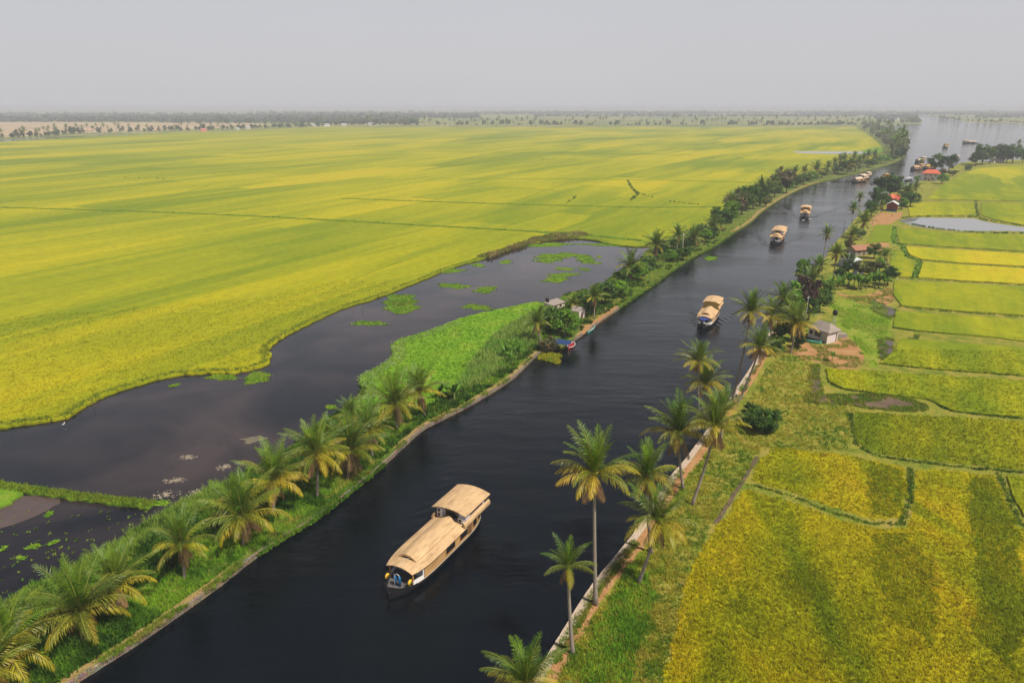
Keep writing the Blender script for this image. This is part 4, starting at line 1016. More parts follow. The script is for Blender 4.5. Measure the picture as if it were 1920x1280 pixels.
X, Y = sample(yard, 14, 140, 300); k_ = vnoise(X * .35, Y * .35) > .52; X, Y = X[k_], Y[k_]
tufts('yard_grass', X, Y, LZ + .02, .25, .07, .3, 5, palette(X, Y, [(.32, .27, .05), (.18, .28, .02), (.26, .30, .03)], .4), MAT['tuft'])
X, Y = sample(yard2, 14, 150, 330); k_ = vnoise(X * .3 + 7, Y * .3) > .5; X, Y = X[k_], Y[k_]
tufts('yard_grass', X, Y, LZ + .02, .3, .08, .3, 5, palette(X, Y, [(.32, .27, .05), (.18, .28, .02), (.26, .30, .03)], .4), MAT['tuft'])
# levee trees beyond the pond
tree(1060, 632, 21, 5.6, 'lime', 'large bright green tree over the blue tarpaulin shelter')
tree(1040, 620, 22, 5.0, 'green', 'green shrub between the untidy palm and the bright tree')
tree(1090, 580, 20, 4.0, 'green', 'green bush behind the small plaster hut')
tree(1135, 570, 22, 5, 'green', 'dense green tree on the levee past the green canoe')
tree(1160, 556, 18, 4, 'lime', 'bright hedge-like bush where the dirt path ends')
tree(1030, 655, 16, 2.5, 'brown', 'dry brown brushwood heap beside the untidy palm', 'brush_heap', 'brushwood')
tree(1190, 525, 18, 4, 'lime', 'bright green bush under the wide dark palm')
tree(1215, 505, 14, 3.5, 'green', 'green bush on the levee beside the wide dark palm')
tree(1281, 488, 13, 4.2, 'green', 'round bush overhanging the water by the bare white trunk')
tree(1255, 490, 12, 3.5, 'lime', 'pale bush behind the tall palm at the pond head')
tree(1290, 470, 12, 4, 'dark', 'dark bush at the foot of the bare white trunk')
tree(1322, 452, 11, 4, 'lime', 'lime bush between the low wide palm and the white trunk')
tree(1205, 515, 10, 3.5, 'lime', 'pale bush at the water below the tall palm of the pond head')
tree(1242, 475, 10, 4, 'dark', 'dark bush in the shade of the tall palm at the pond head')
tree(1312, 446, 10, 5, 'green', 'green bush at the field side of the low wide palm')
tree(1338, 448, 10, 4, 'green', 'green bush by the water under the low wide palm')
tree(1265, 468, 9, 3.5, 'green', 'green bush at the field side of the bare white trunk')
tree(1110, 585, 12, 3.5, 'dark', 'dark bush under the short thick-trunked palm')
tree(1352, 432, 16, 7, 'green', 'glossy green banana-like thicket on the levee')
tree(1368, 418, 13, 7, 'lime', 'bright thicket top above the levee bend')
tree(1376, 405, 16, 9, 'brown', 'brown flat-topped tree with thin leaves above the thicket')
tree(1390, 402, 14, 8, 'dark', 'dark green tree in the thicket near the water')
tree(1398, 395, 13, 9, 'green', 'green tree in the middle of the levee thicket')
tree(1412, 392, 12, 8, 'green', 'green tree at the far end of the thicket')
tree(1425, 385, 11, 8, 'dark', 'dark tree at the far end of the thicket')
tree(1436, 388, 7, 4, 'olive', 'yellowish bush overhanging the water past the thicket')
tree(1462, 362, 15, 11, 'brown', 'bare brown-leaved tree standing above the levee')
tree(1474, 362, 10, 7, 'green', 'green bush in front of the brown bare tree')
tree(1452, 370, 9, 6, 'green', 'low green bush before the brown bare tree')
tree(1492, 352, 9, 5, 'dark', 'rounded dark bush by the water past the brown tree')
tree(1506, 346, 9, 5, 'green', 'first bush of the low hedge on the levee')
tree(1520, 340, 9, 5, 'lime', 'bright middle bush of the low hedge on the levee')
tree(1540, 334, 8, 5, 'green', 'last bush of the low hedge on the levee')
tree(1570, 327, 8, 6, 'green', 'green bush among the thin palms')
tree(1588, 326, 10, 8, 'dark', 'dark bush behind the moored white-roofed houseboat')
tree(1603, 322, 9, 7, 'dark', 'dark bush past the moored white-roofed houseboat')
tree(1630, 314, 9, 5, 'green', 'green bush just before the bushy bend')
tree(1650, 306, 12, 5, 'lime', 'bright low shrub mass on the tip of the bend', 'shrub', 'shrub')
tree(1670, 302, 10, 5, 'green', 'green shrub mass at the water of the bend', 'shrub', 'shrub')

# banana plants
def banana_mesh(seed, n=9):
    r = random.Random(seed); g = Geo(); cols = []
    for k in range(n):
        az = k * 2.4 + r.uniform(-.3, .3); el = math.radians(r.uniform(35, 82)); L = r.uniform(1.6, 2.5); bend = r.uniform(.7, 1.5)
        pts = []; p = Vector((0, 0, 1.5)); m = 8
        for i in range(m + 1):
            s = i / m; e = el - bend * s * s
            w = .04 if s < .1 else .30 * math.sin(math.pi * min(1, .1 + .88 * s)) ** .7
            t = Vector((math.cos(e) * math.cos(az), math.cos(e) * math.sin(az), math.sin(e))); sd = Vector((-math.sin(az), math.cos(az), 0))
            up = t.cross(sd) * -1
            pts.append((p + sd * w + up * w * .35, p.copy(), p - sd * w + up * w * .35)); p = p + t * L / m
        vs = [q for tr in pts for q in tr]; fs = []
        for i in range(m):
            fs += [(3 * i, 3 * i + 1, 3 * i + 4, 3 * i + 3), (3 * i + 1, 3 * i + 2, 3 * i + 5, 3 * i + 4)]
        g.add(vs, fs); c = r.uniform(.7, 1.3); y = r.random() * .5
        cols += [((.07 + .09 * y) * c, (.19 + .05 * y) * c, .015 * c)] * len(vs)
    return np_mesh('leaves', np.array(g.v), None, np.array(g.f), np.array(cols), MAT['leaf'])
BAN = [banana_mesh(k) for k in range(4)]
STEM = Geo().tube([(0, 0, -.2), (0, 0, .8), (.02, 0, 1.6)], [.14, .12, .07], 7)
_sm = bpy.data.meshes.new('stem'); _sm.from_pydata(STEM.v, [], STEM.f); _sm.materials.append(simple('banana_stem', (.20, .22, .06), .7, .3, 3))
def banana(bx, by, sc, label, group=None):
    root = empty('banana_plant', G(bx, by, LZ), rnd.uniform(0, 6), sc); tag(root, label, 'banana plant', group)
    obj('stem', _sm, root); obj('leaves', BAN[rnd.randrange(4)], root)
for i in range(17):
    banana(1556 + i * 6.2 + rnd.uniform(-3, 3), 543 - i * .3 + rnd.uniform(-7, 4), rnd.uniform(1.25, 1.8), 'banana plant in the leafy row in front of the metal-roofed hut', 'banana row by the hut')
for bx, by, sc, lab in ((852, 752, 1.45, 'tall banana plant with a bare stem beside the dirt path and marsh'), (826, 748, 1.15, 'leafy banana plant between the marsh corner palms and the tall bare-stemmed one'), (838, 742, 1.0, 'low banana plant behind the tall bare-stemmed one'),
                        (950, 672, 1.2, 'banana plant, nearest of the clump beside the curving wall'), (963, 664, 1.35, 'banana plant with upright leaf in the clump beside the curving wall'), (972, 672, 1.1, 'banana plant at the water side of the clump beside the curving wall'), (956, 682, 1.0, 'low banana plant in front of the clump beside the curving wall'),
                        (1392, 748, 1.0, 'young banana plant at the foot of the slanting palms'), (1560, 677, .8, 'young banana plant alone on the sandy yard'), (1190, 508, 1.0, 'banana plant under the wide dark palm on the levee')):
    banana(bx, by, sc, lab)

# ------------------------------------------------------------------ houseboats
def houseboat(loc, head, label, L=21.9, B=5.25, roof='mat_roof', front='cylinders', upper='ac', upper_roof=None, detail=2, wall='mat_wall', hood=True, ut=(.035, .335), lt=(.325, .885)):
    """bow along +x; sections are laid out by t, 0 at the stern and 1 at the bow"""
    root = empty('houseboat', loc, math.atan2(head[1], head[0])); tag(root, label, 'houseboat', 'houseboats on the canal')
    RF = MAT[roof]; UR = MAT[upper_roof or roof]; WL = MAT[wall]
    X = lambda t: (t - .5) * L
    def hb(t):
        if t > .42: return B / 2 * (1 - .95 * ((t - .42) / .58) ** 5.2)
        return B / 2 * (1 - .70 * ((.42 - t) / .42) ** 4.0)
    def sheer(t): return 1.05 + 1.1 * max(0, (t - .86) / .14) ** 2 + 1.0 * max(0, (.07 - t) / .07) ** 1.5
    ts = [i / 28 for i in range(29)]
    # hull
    rings = []
    for t in ts:
        h, z = hb(t), sheer(t); x = X(t); k = 1 + (.5 if t > .99 else 0)
        rings.append([(x, h, z), (x - .0, h * .95, .35), (x - (.5 if t > .95 else 0), h * .62, -.45), (x - (.5 if t > .95 else 0), -h * .62, -.45), (x, -h * .95, .35), (x, -h, z), (x, -h + .10, z - .02), (x, -h + .14, .80), (x, h - .14, .80), (x, h - .10, z - .02)])
    hull = Geo().ring_loft(rings)
    # curved prow plate and stern post
    hull.tube([(X(.965), 0, .2), (X(.995), 0, 1.2), (X(1.012), 0, 2.1), (X(1.018), 0, 2.9)], [.42, .40, .30, .10], 6)
    hull.tube([(X(.03), 0, .2), (X(.0), 0, 1.4), (X(-.010), 0, 2.8), (X(-.012), 0, 4.0)], [.34, .30, .20, .06], 6)
    hl = hull.build('hull', MAT['hull'], root)
    if detail >= 2:
        for sd in (-1, 1):
            g = Geo(); rr = []
            for t in [.04 + .80 * i / 24 for i in range(25)]:
                h = hb(t); x = X(t); rr.append([(x, sd * (h + .035), 1.03), (x, sd * (h + .035), 1.09), (x, sd * (h - .01), 1.09), (x, sd * (h - .01), 1.03)])
            g.ring_loft(rr).build('gunwale', MAT['cream'], root)
    g = Geo(); fs = []; vs = []
    for t in [.03 + .94 * i / 20 for i in range(21)]: vs += [(X(t), hb(t) - .13, .92), (X(t), -hb(t) + .13, .92)]
    for i in range(20): fs.append((2 * i, 2 * i + 1, 2 * i + 3, 2 * i + 2))
    g.add(vs, fs).build('deck', MAT['deck'], root)
    # lower cabin
    def cabin(name, t0, t1, z0, z1, inset, mat, half=None):
        rr = []
        for i in range(15):
            t = t0 + (t1 - t0) * i / 14; h = (half if half else hb(t) - inset); x = X(t)
            rr.append([(x, h, z0), (x, h, z1), (x, -h, z1), (x, -h, z0)])
        return Geo().ring_loft(rr).build(name, mat, root)
    tw = .775
    cabin('cabin_wall', .045, tw, .93, 2.95, .10, WL)
    Geo().box((X(tw) + .06, 0, 1.92), (.08, 2 * (hb(tw) - .2), 1.98)).build('bulkhead', MAT['grey'], root)
    Geo().box((X(tw) + .13, .25, 1.88), (.06, .95, 1.85)).build('doorway', MAT['dark'], root)
    def side(t, sd, off=0.0):
        y = sd * (hb(t) - .10 + off); dy = (hb(t + .01) - hb(t - .01)) * sd; a = math.atan2(dy, .02 * L)
        return Vector((X(t), y, 0)), a
    openings = [(.505, 2.2, 'window'), (.345, 2.0, 'window'), (.265, .9, 'door'), (.195, 1.2, 'window'), (.11, 1.2, 'window')]
    openings = openings if detail >= 2 else [openings[0], openings[2], openings[3]]
    for sd in (-1, 1):
        for t, w, kind in openings:
            p, a = side(t, sd)
            if kind == 'window':
                fr = Geo().box(p + Vector((0, sd * .03, 2.10)), (w + .18, .10, 1.30), a).build('window', MAT['woodtrim'] if detail >= 2 else MAT['glass'], root)
                if detail >= 2: Geo().box(p + Vector((0, sd * .062, 2.10)), (w, .06, 1.12), a).build('pane', MAT['glass'], fr)
            else:
                dr = Geo().box(p + Vector((0, sd * .03, 1.95)), (w, .10, 1.85), a).build('door', MAT['brownwood'], root)
        if detail >= 2:
            for t in (.865,):                                                    # front post, low white panel, white corner post
                q, a = side(t, sd, -.05); Geo().box(q + Vector((0, 0, 1.95)), (.16, .16, 2.1), a).build('post', MAT['woodtrim'], root)
            q, a = side(tw + .012, sd, -.02); Geo().box(q + Vector((0, 0, 1.95)), (.16, .14, 2.1), a).build('post', MAT['white'], root)
            q, a = side((tw + .865) / 2 + .008, sd, -.03); Geo().box(q + Vector((0, 0, 1.28)), (L * (.865 - tw) - .3, .06, .62), a).build('side_panel', MAT['white'], root)
        else:
            q, a = side(.865, sd, -.05); Geo().box(q + Vector((0, 0, 1.95)), (.16, .16, 2.1), a).build('post', MAT['white'], root)
    # arched roofs
    def arch(name, t0, t1, half, eave, crown, mat, n=14, m=14, th=.09, parent=root):
        vs, fs = [], []
        for s in (0, 1):
            for i in range(m + 1):
                t = t0 + (t1 - t0) * i / m; hw = half(t); x = X(t)
                for k in range(n + 1):
                    u = -1 + 2 * k / n; z = eave + (crown - eave) * (1 - abs(u) ** 2.1)
                    vs.append((x, u * hw, z - s * th))
        off = (m + 1) * (n + 1); I = lambda i, k, s: s * off + i * (n + 1) + k
        for i in range(m):
            for k in range(n):
                fs.append((I(i, k, 0), I(i + 1, k, 0), I(i + 1, k + 1, 0), I(i, k + 1, 0))); fs.append((I(i, k, 1), I(i, k + 1, 1), I(i + 1, k + 1, 1), I(i + 1, k, 1)))
        for k in range(n): fs.append((I(0, k, 0), I(0, k + 1, 0), I(0, k + 1, 1), I(0, k, 1))); fs.append((I(m, k, 0), I(m, k, 1), I(m, k + 1, 1), I(m, k + 1, 0)))
        for i in range(m): fs.append((I(i, 0, 0), I(i, 0, 1), I(i + 1, 0, 1), I(i + 1, 0, 0))); fs.append((I(i, n, 0), I(i + 1, n, 0), I(i + 1, n, 1), I(i, n, 1)))
        return Geo().add(vs, fs).build(name, mat, parent)
    lr = arch('roof', lt[0], lt[1], lambda t: hb(t) + .26, 2.95, 3.45, RF)
    if hood:
        h0, h1 = lt[0] + .005, lt[1] - .085
        hw = lambda t: B * .30 * (1 - .25 * max(0, (t - .6) / .3) ** 2) * (min(1, .35 + (t - h0) / .035) if t < h0 + .03 else 1)
        arch('roof_hood', h0, h1, hw, 3.50, 4.10, RF, 10, 16, .28)
        gg = Geo(); hh = hw(h1) - .10; xs = X(h1) - .12
        prof = [(xs, -hh * u, 3.22 + .66 * (1 - abs(u) ** 2.1)) for u in [-1 + 2 * k / 8 for k in range(9)]]
        gg.add(prof, [tuple(range(9))]); gg.build('hood_opening', MAT['dark'], root)
    # upper cabin over the stern
    u0, u1 = ut
    uh = B * .46
    cabin('upper_cabin', u0 + .035, u1 - .028, 3.17, 5.06, 0, MAT['lavender'] if upper in ('ac', 'glass') else MAT['curtain'] if upper == 'curtain' else WL, uh)
    xf = X(u1 - .028)
    if upper in ('ac', 'glass', 'dark'):
        Geo().box((xf + .035, .1, 4.2), (.07, uh * .95, 1.4)).build('upper_door', MAT['glass'], root)
    if upper == 'ac':
        for y, z in ((-uh + .62, 3.72), (-uh + .62, 4.46), (uh - .62, 3.72)):
            ac = Geo().box((xf + .22, y, z), (.36, .92, .64)).build('air_conditioner', MAT['white'], root)
            rr = [[(xf + .402 + d, y - .12 + math.cos(k * .5236) * q, z + math.sin(k * .5236) * q) for k in range(12)] for d, q in ((0, .25), (.02, .25), (.02, .10))]
            Geo().ring_loft(rr).build('fan', MAT['black'], ac)
    if detail >= 1:
        for sd in (-1, 1):
            for k, t in enumerate([u0 + .07 + (u1 - u0 - .16) * q for q in ((.12, .5, .88) if detail >= 2 else (.5,))]):
                w = (u1 - u0) * L * (.18 if detail >= 2 else .6)
                fr = Geo().box((X(t), sd * (uh + .02), 4.42), (w + .14, .08, .95)).build('upper_window', MAT['woodtrim'] if detail >= 2 else MAT['glass'], root)
                if detail >= 2: Geo().box((X(t), sd * (uh + .045), 4.42), (w, .07, .80)).build('pane', MAT['glass'], fr)
            # bulging woven side shell around the upper deck
            vs, fs = [], []; prof = [(.0, 2.8), (.24, 2.86), (.44, 3.06), (.48, 3.36), (.38, 3.66), (.14, 3.86), (.04, 3.80), (.22, 3.40), (.12, 3.0)]
            m = 12
            for i in range(m + 1):
                t = .015 + (u1 - .015 + .015) * i / m
                for dy, z in prof: vs.append((X(t), sd * (max(hb(t) - .16, uh - .05) + dy), z))
            k_ = len(prof)
            for i in range(m):
                for k in range(k_): fs.append((i * k_ + k, i * k_ + (k + 1) % k_, (i + 1) * k_ + (k + 1) % k_, (i + 1) * k_ + k))
            fs += [tuple(range(k_)), tuple(m * k_ + k for k in range(k_))]
            Geo().add(vs, fs).build('side_shell', RF, root)
    arch('upper_roof', u0 - .012, u1 + .008, lambda t: B * .555, 4.92, 5.46, UR)
    # front deck
    bx = X(.89)
    if front == 'cylinders':
        for dx, y in ((0.42, -.30), (0.36, .36)):
            cy = Geo().tube([(bx + dx, y, .93), (bx + dx, y, 2.15), (bx + dx, y, 2.32), (bx + dx, y, 2.42)], [.20, .20, .15, .06], 12).build('gas_cylinder', MAT['blue'], root, True)
            Geo().tube([(bx + dx, y, 2.0), (bx + dx, y, 2.235), (bx + dx, y, 2.33)], [.205, .165, .07], 12).build('shoulder', MAT['lightblue'], cy, True)
            Geo().tube([(bx + dx, y, 2.3), (bx + dx, y, 2.5)], [.05, .05], 8).build('valve', MAT['metal'], cy)
        Geo().tube([(bx + .42, -.30, 2.5), (bx + .45, .02, 2.75), (bx + .36, .36, 2.5)], .03, 6).build('hose', MAT['white'], root)
        for y, dx in ((hb(.88) - .12, .0), (-hb(.895) + .10, .35)):
            Geo().tube([(bx + dx, y - .07, 1.75), (bx + dx, y + .07, 1.75)], [.40, .40], 14).build('float_disc', MAT['yellow'], root, True)
        for sd in (-1, 1):
            g = Geo()
            for zz in (1.35, 1.65, 1.95): g.tube([(X(.868), sd * (hb(.868) - .12), zz), (X(.92), sd * (hb(.92) - .05), zz)], .025, 5)
            for t in (.87, .895, .92): g.tube([(X(t), sd * (hb(t) - .08), .9), (X(t), sd * (hb(t) - .08), 1.97)], .03, 5)
            g.build('railing', MAT['black'], root)
        Geo().tube([(bx + .9, .5, .97), (bx + 1.2, .9, 1.1), (bx + .8, 1.0, 1.02), (bx + .5, .7, .98)], .035, 6).build('rope', MAT['yellow'], root)
        Geo().tube([(X(.925), -.15, .9), (X(.925), -.15, 2.9)], .04, 6).build('pole', MAT['metal'], root)
        Geo().tube([(X(.80), .35, 3.7), (X(.84), .15, 4.1), (X(.875), -.05, 3.5)], .025, 5).build('aerial', MAT['metal'], root)
    elif front == 'awning':
        rr = [[(X(.88) + .05, -hb(.88), 3.15), (X(.88) + .05, hb(.88), 3.15)], [(X(.925), -.5, 2.35), (X(.925), .5, 2.35)]]
        Geo().ring_loft([[*rr[0], *[(p[0], p[1], p[2] - .06) for p in rr[0][::-1]]], [*rr[1], *[(p[0], p[1], p[2] - .06) for p in rr[1][::-1]]]]).build('awning', MAT['navy'], root)
        for sd in (-1, 1):
            g = Geo()
            for zz in (1.2, 1.5, 1.8): g.tube([(X(.865), sd * (hb(.865) - .05), zz), (X(.945), sd * hb(.945) * .9, zz), (X(.975), 0, zz)], .05, 5)
            for t in (.87, .91, .945): g.tube([(X(t), sd * hb(t) * .95, .9), (X(t), sd * hb(t) * .95, 1.85)], .05, 5)
            g.build('railing', MAT['white'], root)
        Geo().box((X(.93), .2, 1.45), (.5, .7, .9)).build('steering_seat', MAT['grey'], root)
    else:
        Geo().box((X(.90), .3, 1.35), (.8, .9, .8)).build('steering_seat', MAT['grey'], root)
        g = Geo()
        for sd in (-1, 1):
            for zz in (1.3, 1.7): g.tube([(X(.865), sd * (hb(.865) - .05), zz), (X(.945), sd * hb(.945) * .9, zz), (X(.975), 0, zz)], .05, 5)
        g.build('railing', MAT['white'] if front == 'rail' else MAT['black'], root)
    return root

hd = Vector((-.47, -.883, 0)).normalized()
houseboat(G(729, 1124) - hd * (21.9 * .495), hd, 'long tan houseboat with an upper cabin, air conditioners and two blue cylinders on its bow')
def hb_at(px_, head, label, **k):
    return houseboat(G(*px_), Vector((*head, 0)).normalized(), label, **k)
hb_at((1328, 601), (-.43, -.90), 'houseboat with a dark blue bow awning, white rails and straw curtains in mid canal', L=20, B=4.6, front='awning', upper='curtain', wall='mat_roof', ut=(.05, .40), lt=(.40, .885))
hb_at((1457, 451), (-.45, -.89), 'houseboat with a cream upper deck that heads its canal stretch, white-railed bow', L=24, B=5.4, front='rail', upper='ac', detail=1, ut=(.03, .62), lt=(.58, .885), roof='mat_roof', upper_roof='mat_roof')
_b3 = [o for o in bpy.data.objects if o.name.startswith('houseboat') and 'cream upper deck' in o.get('label', '')][0]
g = Geo()
for k in range(9): g.box((3.0 - .0, -1.2 + k * .27, 5.47 - .62 * abs((-1.2 + k * .27) / 2.9) ** 2.1 + .01), (.42, .18, .03))
_l = g.build('lettering', MAT['black'], _b3); _l.location.x = -2.4
hb_at((1509, 406), (-.40, -.917), 'tan houseboat coming straight down the canal with foam at its bow', L=22, B=5.2, front='plain', upper='dark', detail=1, ut=(.05, .5), lt=(.48, .885))
hb_at((1610, 341), (-.80, -.60), 'white-roofed houseboat lying by the levee under dark trees', L=22, B=5, front='plain', upper='dark', detail=1, roof='mat_pale', ut=(.04, .36))
hb_at((1618, 335), (-.80, -.60), 'houseboat tucked behind the white-roofed one, just its pale arched roof showing', L=20, B=5, front='plain', upper='dark', detail=1, roof='mat_pale')
hb_at((1657, 339), (-.70, -.71), 'houseboat with bright yellow roofs half hidden by the big dark tree', L=20, B=5, front='plain', upper='dark', detail=1, roof='mat_yellow', ut=(.04, .42), lt=(.40, .885))
hb_at((1718, 318), (-.80, -.60), 'moored houseboat with tan roof, nearer one at the two-storey house', L=24, B=5.4, front='plain', upper='dark', detail=1, ut=(.04, .36))
hb_at((1724, 304), (-.75, -.66), 'moored houseboat with pale upper roof, further one behind the two-storey house', L=24, B=5.4, front='plain', upper='dark', detail=1, roof='mat_pale')
hb_at((1742, 316), (-.9, -.44), 'moored houseboat mostly hidden by trees, yellow roof edge showing', L=20, B=5, front='plain', upper='dark', detail=1, roof='mat_yellow')
hb_at((1772, 277), (-.62, -.78), 'orange-roofed houseboat alone on the open lake', L=24, B=6.2, front='plain', upper='dark', detail=1, roof='mat_yellow', wall='hull')
hb_at((1819, 269), (.985, -.17), 'houseboat seen side on at the far side of the open lake', L=24, B=5, front='plain', upper='dark', detail=1, roof='mat_pale', wall='hull')
hb_at((1790, 301), (-.66, -.75), 'dark-sided houseboat with pinkish roof leaving the canal mouth', L=21, B=5.4, front='plain', upper='dark', detail=1, roof='mat_pale', wall='hull')

for px_, lab in (((1318, 614), 'small white bow wave of the blue-awning houseboat'), ((1506, 413), 'white bow wave of the houseboat coming down the canal'), ((1519, 410), 'white side wave of the houseboat coming down the canal')):
    c = G(*px_, .03); g = Geo()
    for k in range(22):
        x, y = c.x + rnd.gauss(0, .5), c.y + rnd.gauss(0, .35); q_ = rnd.uniform(.08, .30)
        g.prism([(x + q_ * rnd.uniform(.5, 1.3) * math.cos(t * 1.05), y + q_ * rnd.uniform(.4, .9) * math.sin(t * 1.05)) for t in range(6)], -.02, .03 + rnd.uniform(0, .08))
    o = g.build('foam', MAT['foam']); o['kind'] = 'stuff'

# ------------------------------------------------------------------ small boats
def canoe(loc, head, L, B, out, inn, label, thwarts=4, name='canoe', cat='boat', rim=None, motor=False):
    root = empty(name, loc, math.atan2(head[1], head[0])); tag(root, label, cat)
    def ring(t, k, zo):
        h = B / 2 * (1 - abs(2 * t - 1) ** 2.6) * k + .02; x = (t - .5) * L; z = .42 + .35 * abs(2 * t - 1) ** 3
        return x, h, z
    g = Geo(); rr = []
    for i in range(17):
        t = i / 16; x, h, z = ring(t, 1, 0)
        rr.append([(x, h, z), (x, h * .8, .05), (x, 0, -.15), (x, -h * .8, .05), (x, -h, z), (x, -max(h - .05, .005), z), (x, -max(h * .8 - .05, .004), .12), (x, 0, .0), (x, max(h * .8 - .05, .004), .12), (x, max(h - .05, .005), z)])
    g.ring_loft(rr).build('hull', MAT[out], root)
    g = Geo(); vs = []; fs = []
    for i in range(1, 16):
        x, h, z = ring(i / 16, 1, 0); vs += [(x, h * .82, .15), (x, -h * .82, .15)]
    for i in range(14): fs.append((2 * i, 2 * i + 1, 2 * i + 3, 2 * i + 2))
    g.add(vs, fs).build('floor_boards', MAT[inn], root)
    for k in range(thwarts):
        t = .22 + .56 * k / max(1, thwarts - 1); x, h, z = ring(t, 1, 0)
        Geo().box((x, 0, z - .08), (.28, 2 * h - .06, .05)).build('thwart', MAT['black'] if out != 'red' else MAT['red'], root)
    for sd in (-1, 1):
        if rim:
            g = Geo(); rr = []
            for i in range(17):
                x, h, z = ring(i / 16, 1, 0); rr.append([(x, sd * (h + .03), z - .08), (x, sd * (h + .03), z + .05), (x, sd * max(h - .07, 0), z + .05), (x, sd * max(h - .07, 0), z - .02)])
            g.ring_loft(rr).build('gunwale', MAT[rim], root)
    return root
v = (G(1119, 606) - G(1098, 628)).normalized()
canoe(G(1108, 618, .05), v, 6.8, 1.5, 'teal', 'paleteal', 'green wooden canoe with dark thwarts moored at the levee path', 4, rim='paleteal')
v = (G(1079, 641) - G(1066, 653)).normalized()
canoe(G(1071, 650, .05), v, 4.6, 1.6, 'red', 'red', 'dark red boat with a white gunwale moored beside the blue tarpaulin', 3, rim='white')
v = (G(1538, 643) - G(1512, 640)); v.z = 0
canoe(G(1526, 642, LZ + .18), v.normalized(), 3.8, .8, 'teal', 'paleteal', 'small green boat drawn up on the sandy yard by the white house', 2)
v = (G(1508, 640) - G(1498, 634)); v.z = 0
canoe(G(1502, 637, LZ + .18), v.normalized(), 3.2, .8, 'white', 'grey', 'small white boat on the sandy yard under the bushy palm', 2)
v = (G(1166, 577) - G(1140, 592)); v.z = 0
# open canopy boat
b = G(1703, 339); root = empty('canopy_boat', b, math.atan2(-.6, -.8)); tag(root, 'small open passenger boat with a flat white canopy moored at the canal corner', 'boat')
rr = []
for i in range(13):
    t = i / 12; h = 1.5 * (1 - abs(2 * t - 1) ** 4) + .05; x = (t - .5) * 13; z = .7 + .5 * abs(2 * t - 1) ** 3
    rr.append([(x, h, z), (x, h * .7, -.2), (x, -h * .7, -.2), (x, -h, z)])
Geo().ring_loft(rr).build('hull', MAT['hull'], root)
Geo().box((0, 0, 2.7), (8.5, 3.0, .14)).build('canopy', MAT['white'], root)
for sx in (-3.8, 0, 3.8):
    for sy in (-1.3, 1.3): Geo().tube([(sx, sy, .5), (sx, sy, 2.64)], .06, 5).build('post', MAT['white'], root)

# ------------------------------------------------------------------ houses
def house(corner, along, W_, D_, H_, wallm, roofm, roof, label, wins=(), door=None, over=.45, rise=1.4, name='house', cat='house', z=LZ, extra=None):
    """front wall runs from the corner along a direction; depth goes to the far side"""
    b = G(*corner, z); a = math.atan2(along[1], along[0])
    root = empty(name, b, a); tag(root, label, cat)
    Geo().box((W_ / 2, D_ / 2, H_ / 2 - .1), (W_, D_, H_ + .2)).build('wall', MAT[wallm], root)
    x0, x1, y0, y1 = -over, W_ + over, -over, D_ + over; zt = H_ + .02; g = Geo(); th = .12
    if roof == 'hip':
        k = min(W_, D_) * .45
        if W_ >= D_: r0, r1 = (x0 + k, D_ / 2), (x1 - k, D_ / 2)
        else: r0, r1 = (W_ / 2, y0 + k), (W_ / 2, y1 - k)
        vs = [(x0, y0, zt), (x1, y0, zt), (x1, y1, zt), (x0, y1, zt), (*r0, zt + rise), (*r1, zt + rise)]
        vs += [(x, y, zz - th) for x, y, zz in vs[:4]]
        if W_ >= D_: fs = [(0, 1, 5, 4), (1, 2, 5), (2, 3, 4, 5), (3, 0, 4)]
        else: fs = [(0, 1, 4), (1, 2, 5, 4), (2, 3, 5), (3, 0, 4, 5)]
        fs += [(6, 9, 8, 7), (0, 6, 7, 1), (1, 7, 8, 2), (2, 8, 9, 3), (3, 9, 6, 0)]
        g.add(vs, fs)
    elif roof in ('gable_x', 'gable_y'):                # ridge along x or along y
        if roof == 'gable_x': prof = [(y0, zt - .1), (D_ / 2, zt + rise), (y1, zt - .1)]; vs = [(x, y, zz) for x in (x0, x1) for y, zz in prof]
        else: prof = [(x0, zt - .1), (W_ / 2, zt + rise), (x1, zt - .1)]; vs = [(x, y, zz) for y in (y0, y1) for x, zz in prof]
        vs += [(x, y, zz - th) for x, y, zz in vs]
        fs = [(0, 1, 4, 3), (1, 2, 5, 4), (6, 9, 10, 7), (7, 10, 11, 8), (0, 3, 9, 6), (2, 8, 11, 5), (0, 6, 7, 1), (1, 7, 8, 2), (3, 4, 10, 9), (4, 5, 11, 10)]
        g.add(vs, fs)
        gb = Geo()
        if roof == 'gable_x':
            for x in (.02, W_ - .02): gb.add([(x, 0, H_), (x, D_, H_), (x, D_ / 2, H_ + rise * .93)], [(0, 1, 2)])
        else:
            for y in (.02, D_ - .02): gb.add([(0, y, H_), (W_, y, H_), (W_ / 2, y, H_ + rise * .93)], [(0, 1, 2)])
        gb.build('gable', MAT[wallm], root)
    else:                                               # sloping sheet
        vs = [(x0, y0, zt), (x1, y0, zt), (x1, y1, zt + rise), (x0, y1, zt + rise)]; vs += [(x, y, zz - .06) for x, y, zz in vs]
        g.add(vs, [(0, 1, 2, 3), (4, 7, 6, 5), (0, 4, 5, 1), (1, 5, 6, 2), (2, 6, 7, 3), (3, 7, 4, 0)])
    g.build('roof', MAT[roofm], root)
    for fx, zc, w, h in wins:
        fr = Geo().box((fx, -.03, zc), (w + .16, .08, h + .16)).build('window', MAT['woodtrim'] if wallm != 'plaster' else MAT['white'], root)
        Geo().box((fx, -.06, zc), (w, .06, h)).build('pane', MAT['glass'], fr)
    if door: Geo().box((door, -.03, 1.0), (.95, .08, 2.0)).build('door', MAT['brownwood'], root)
    return root

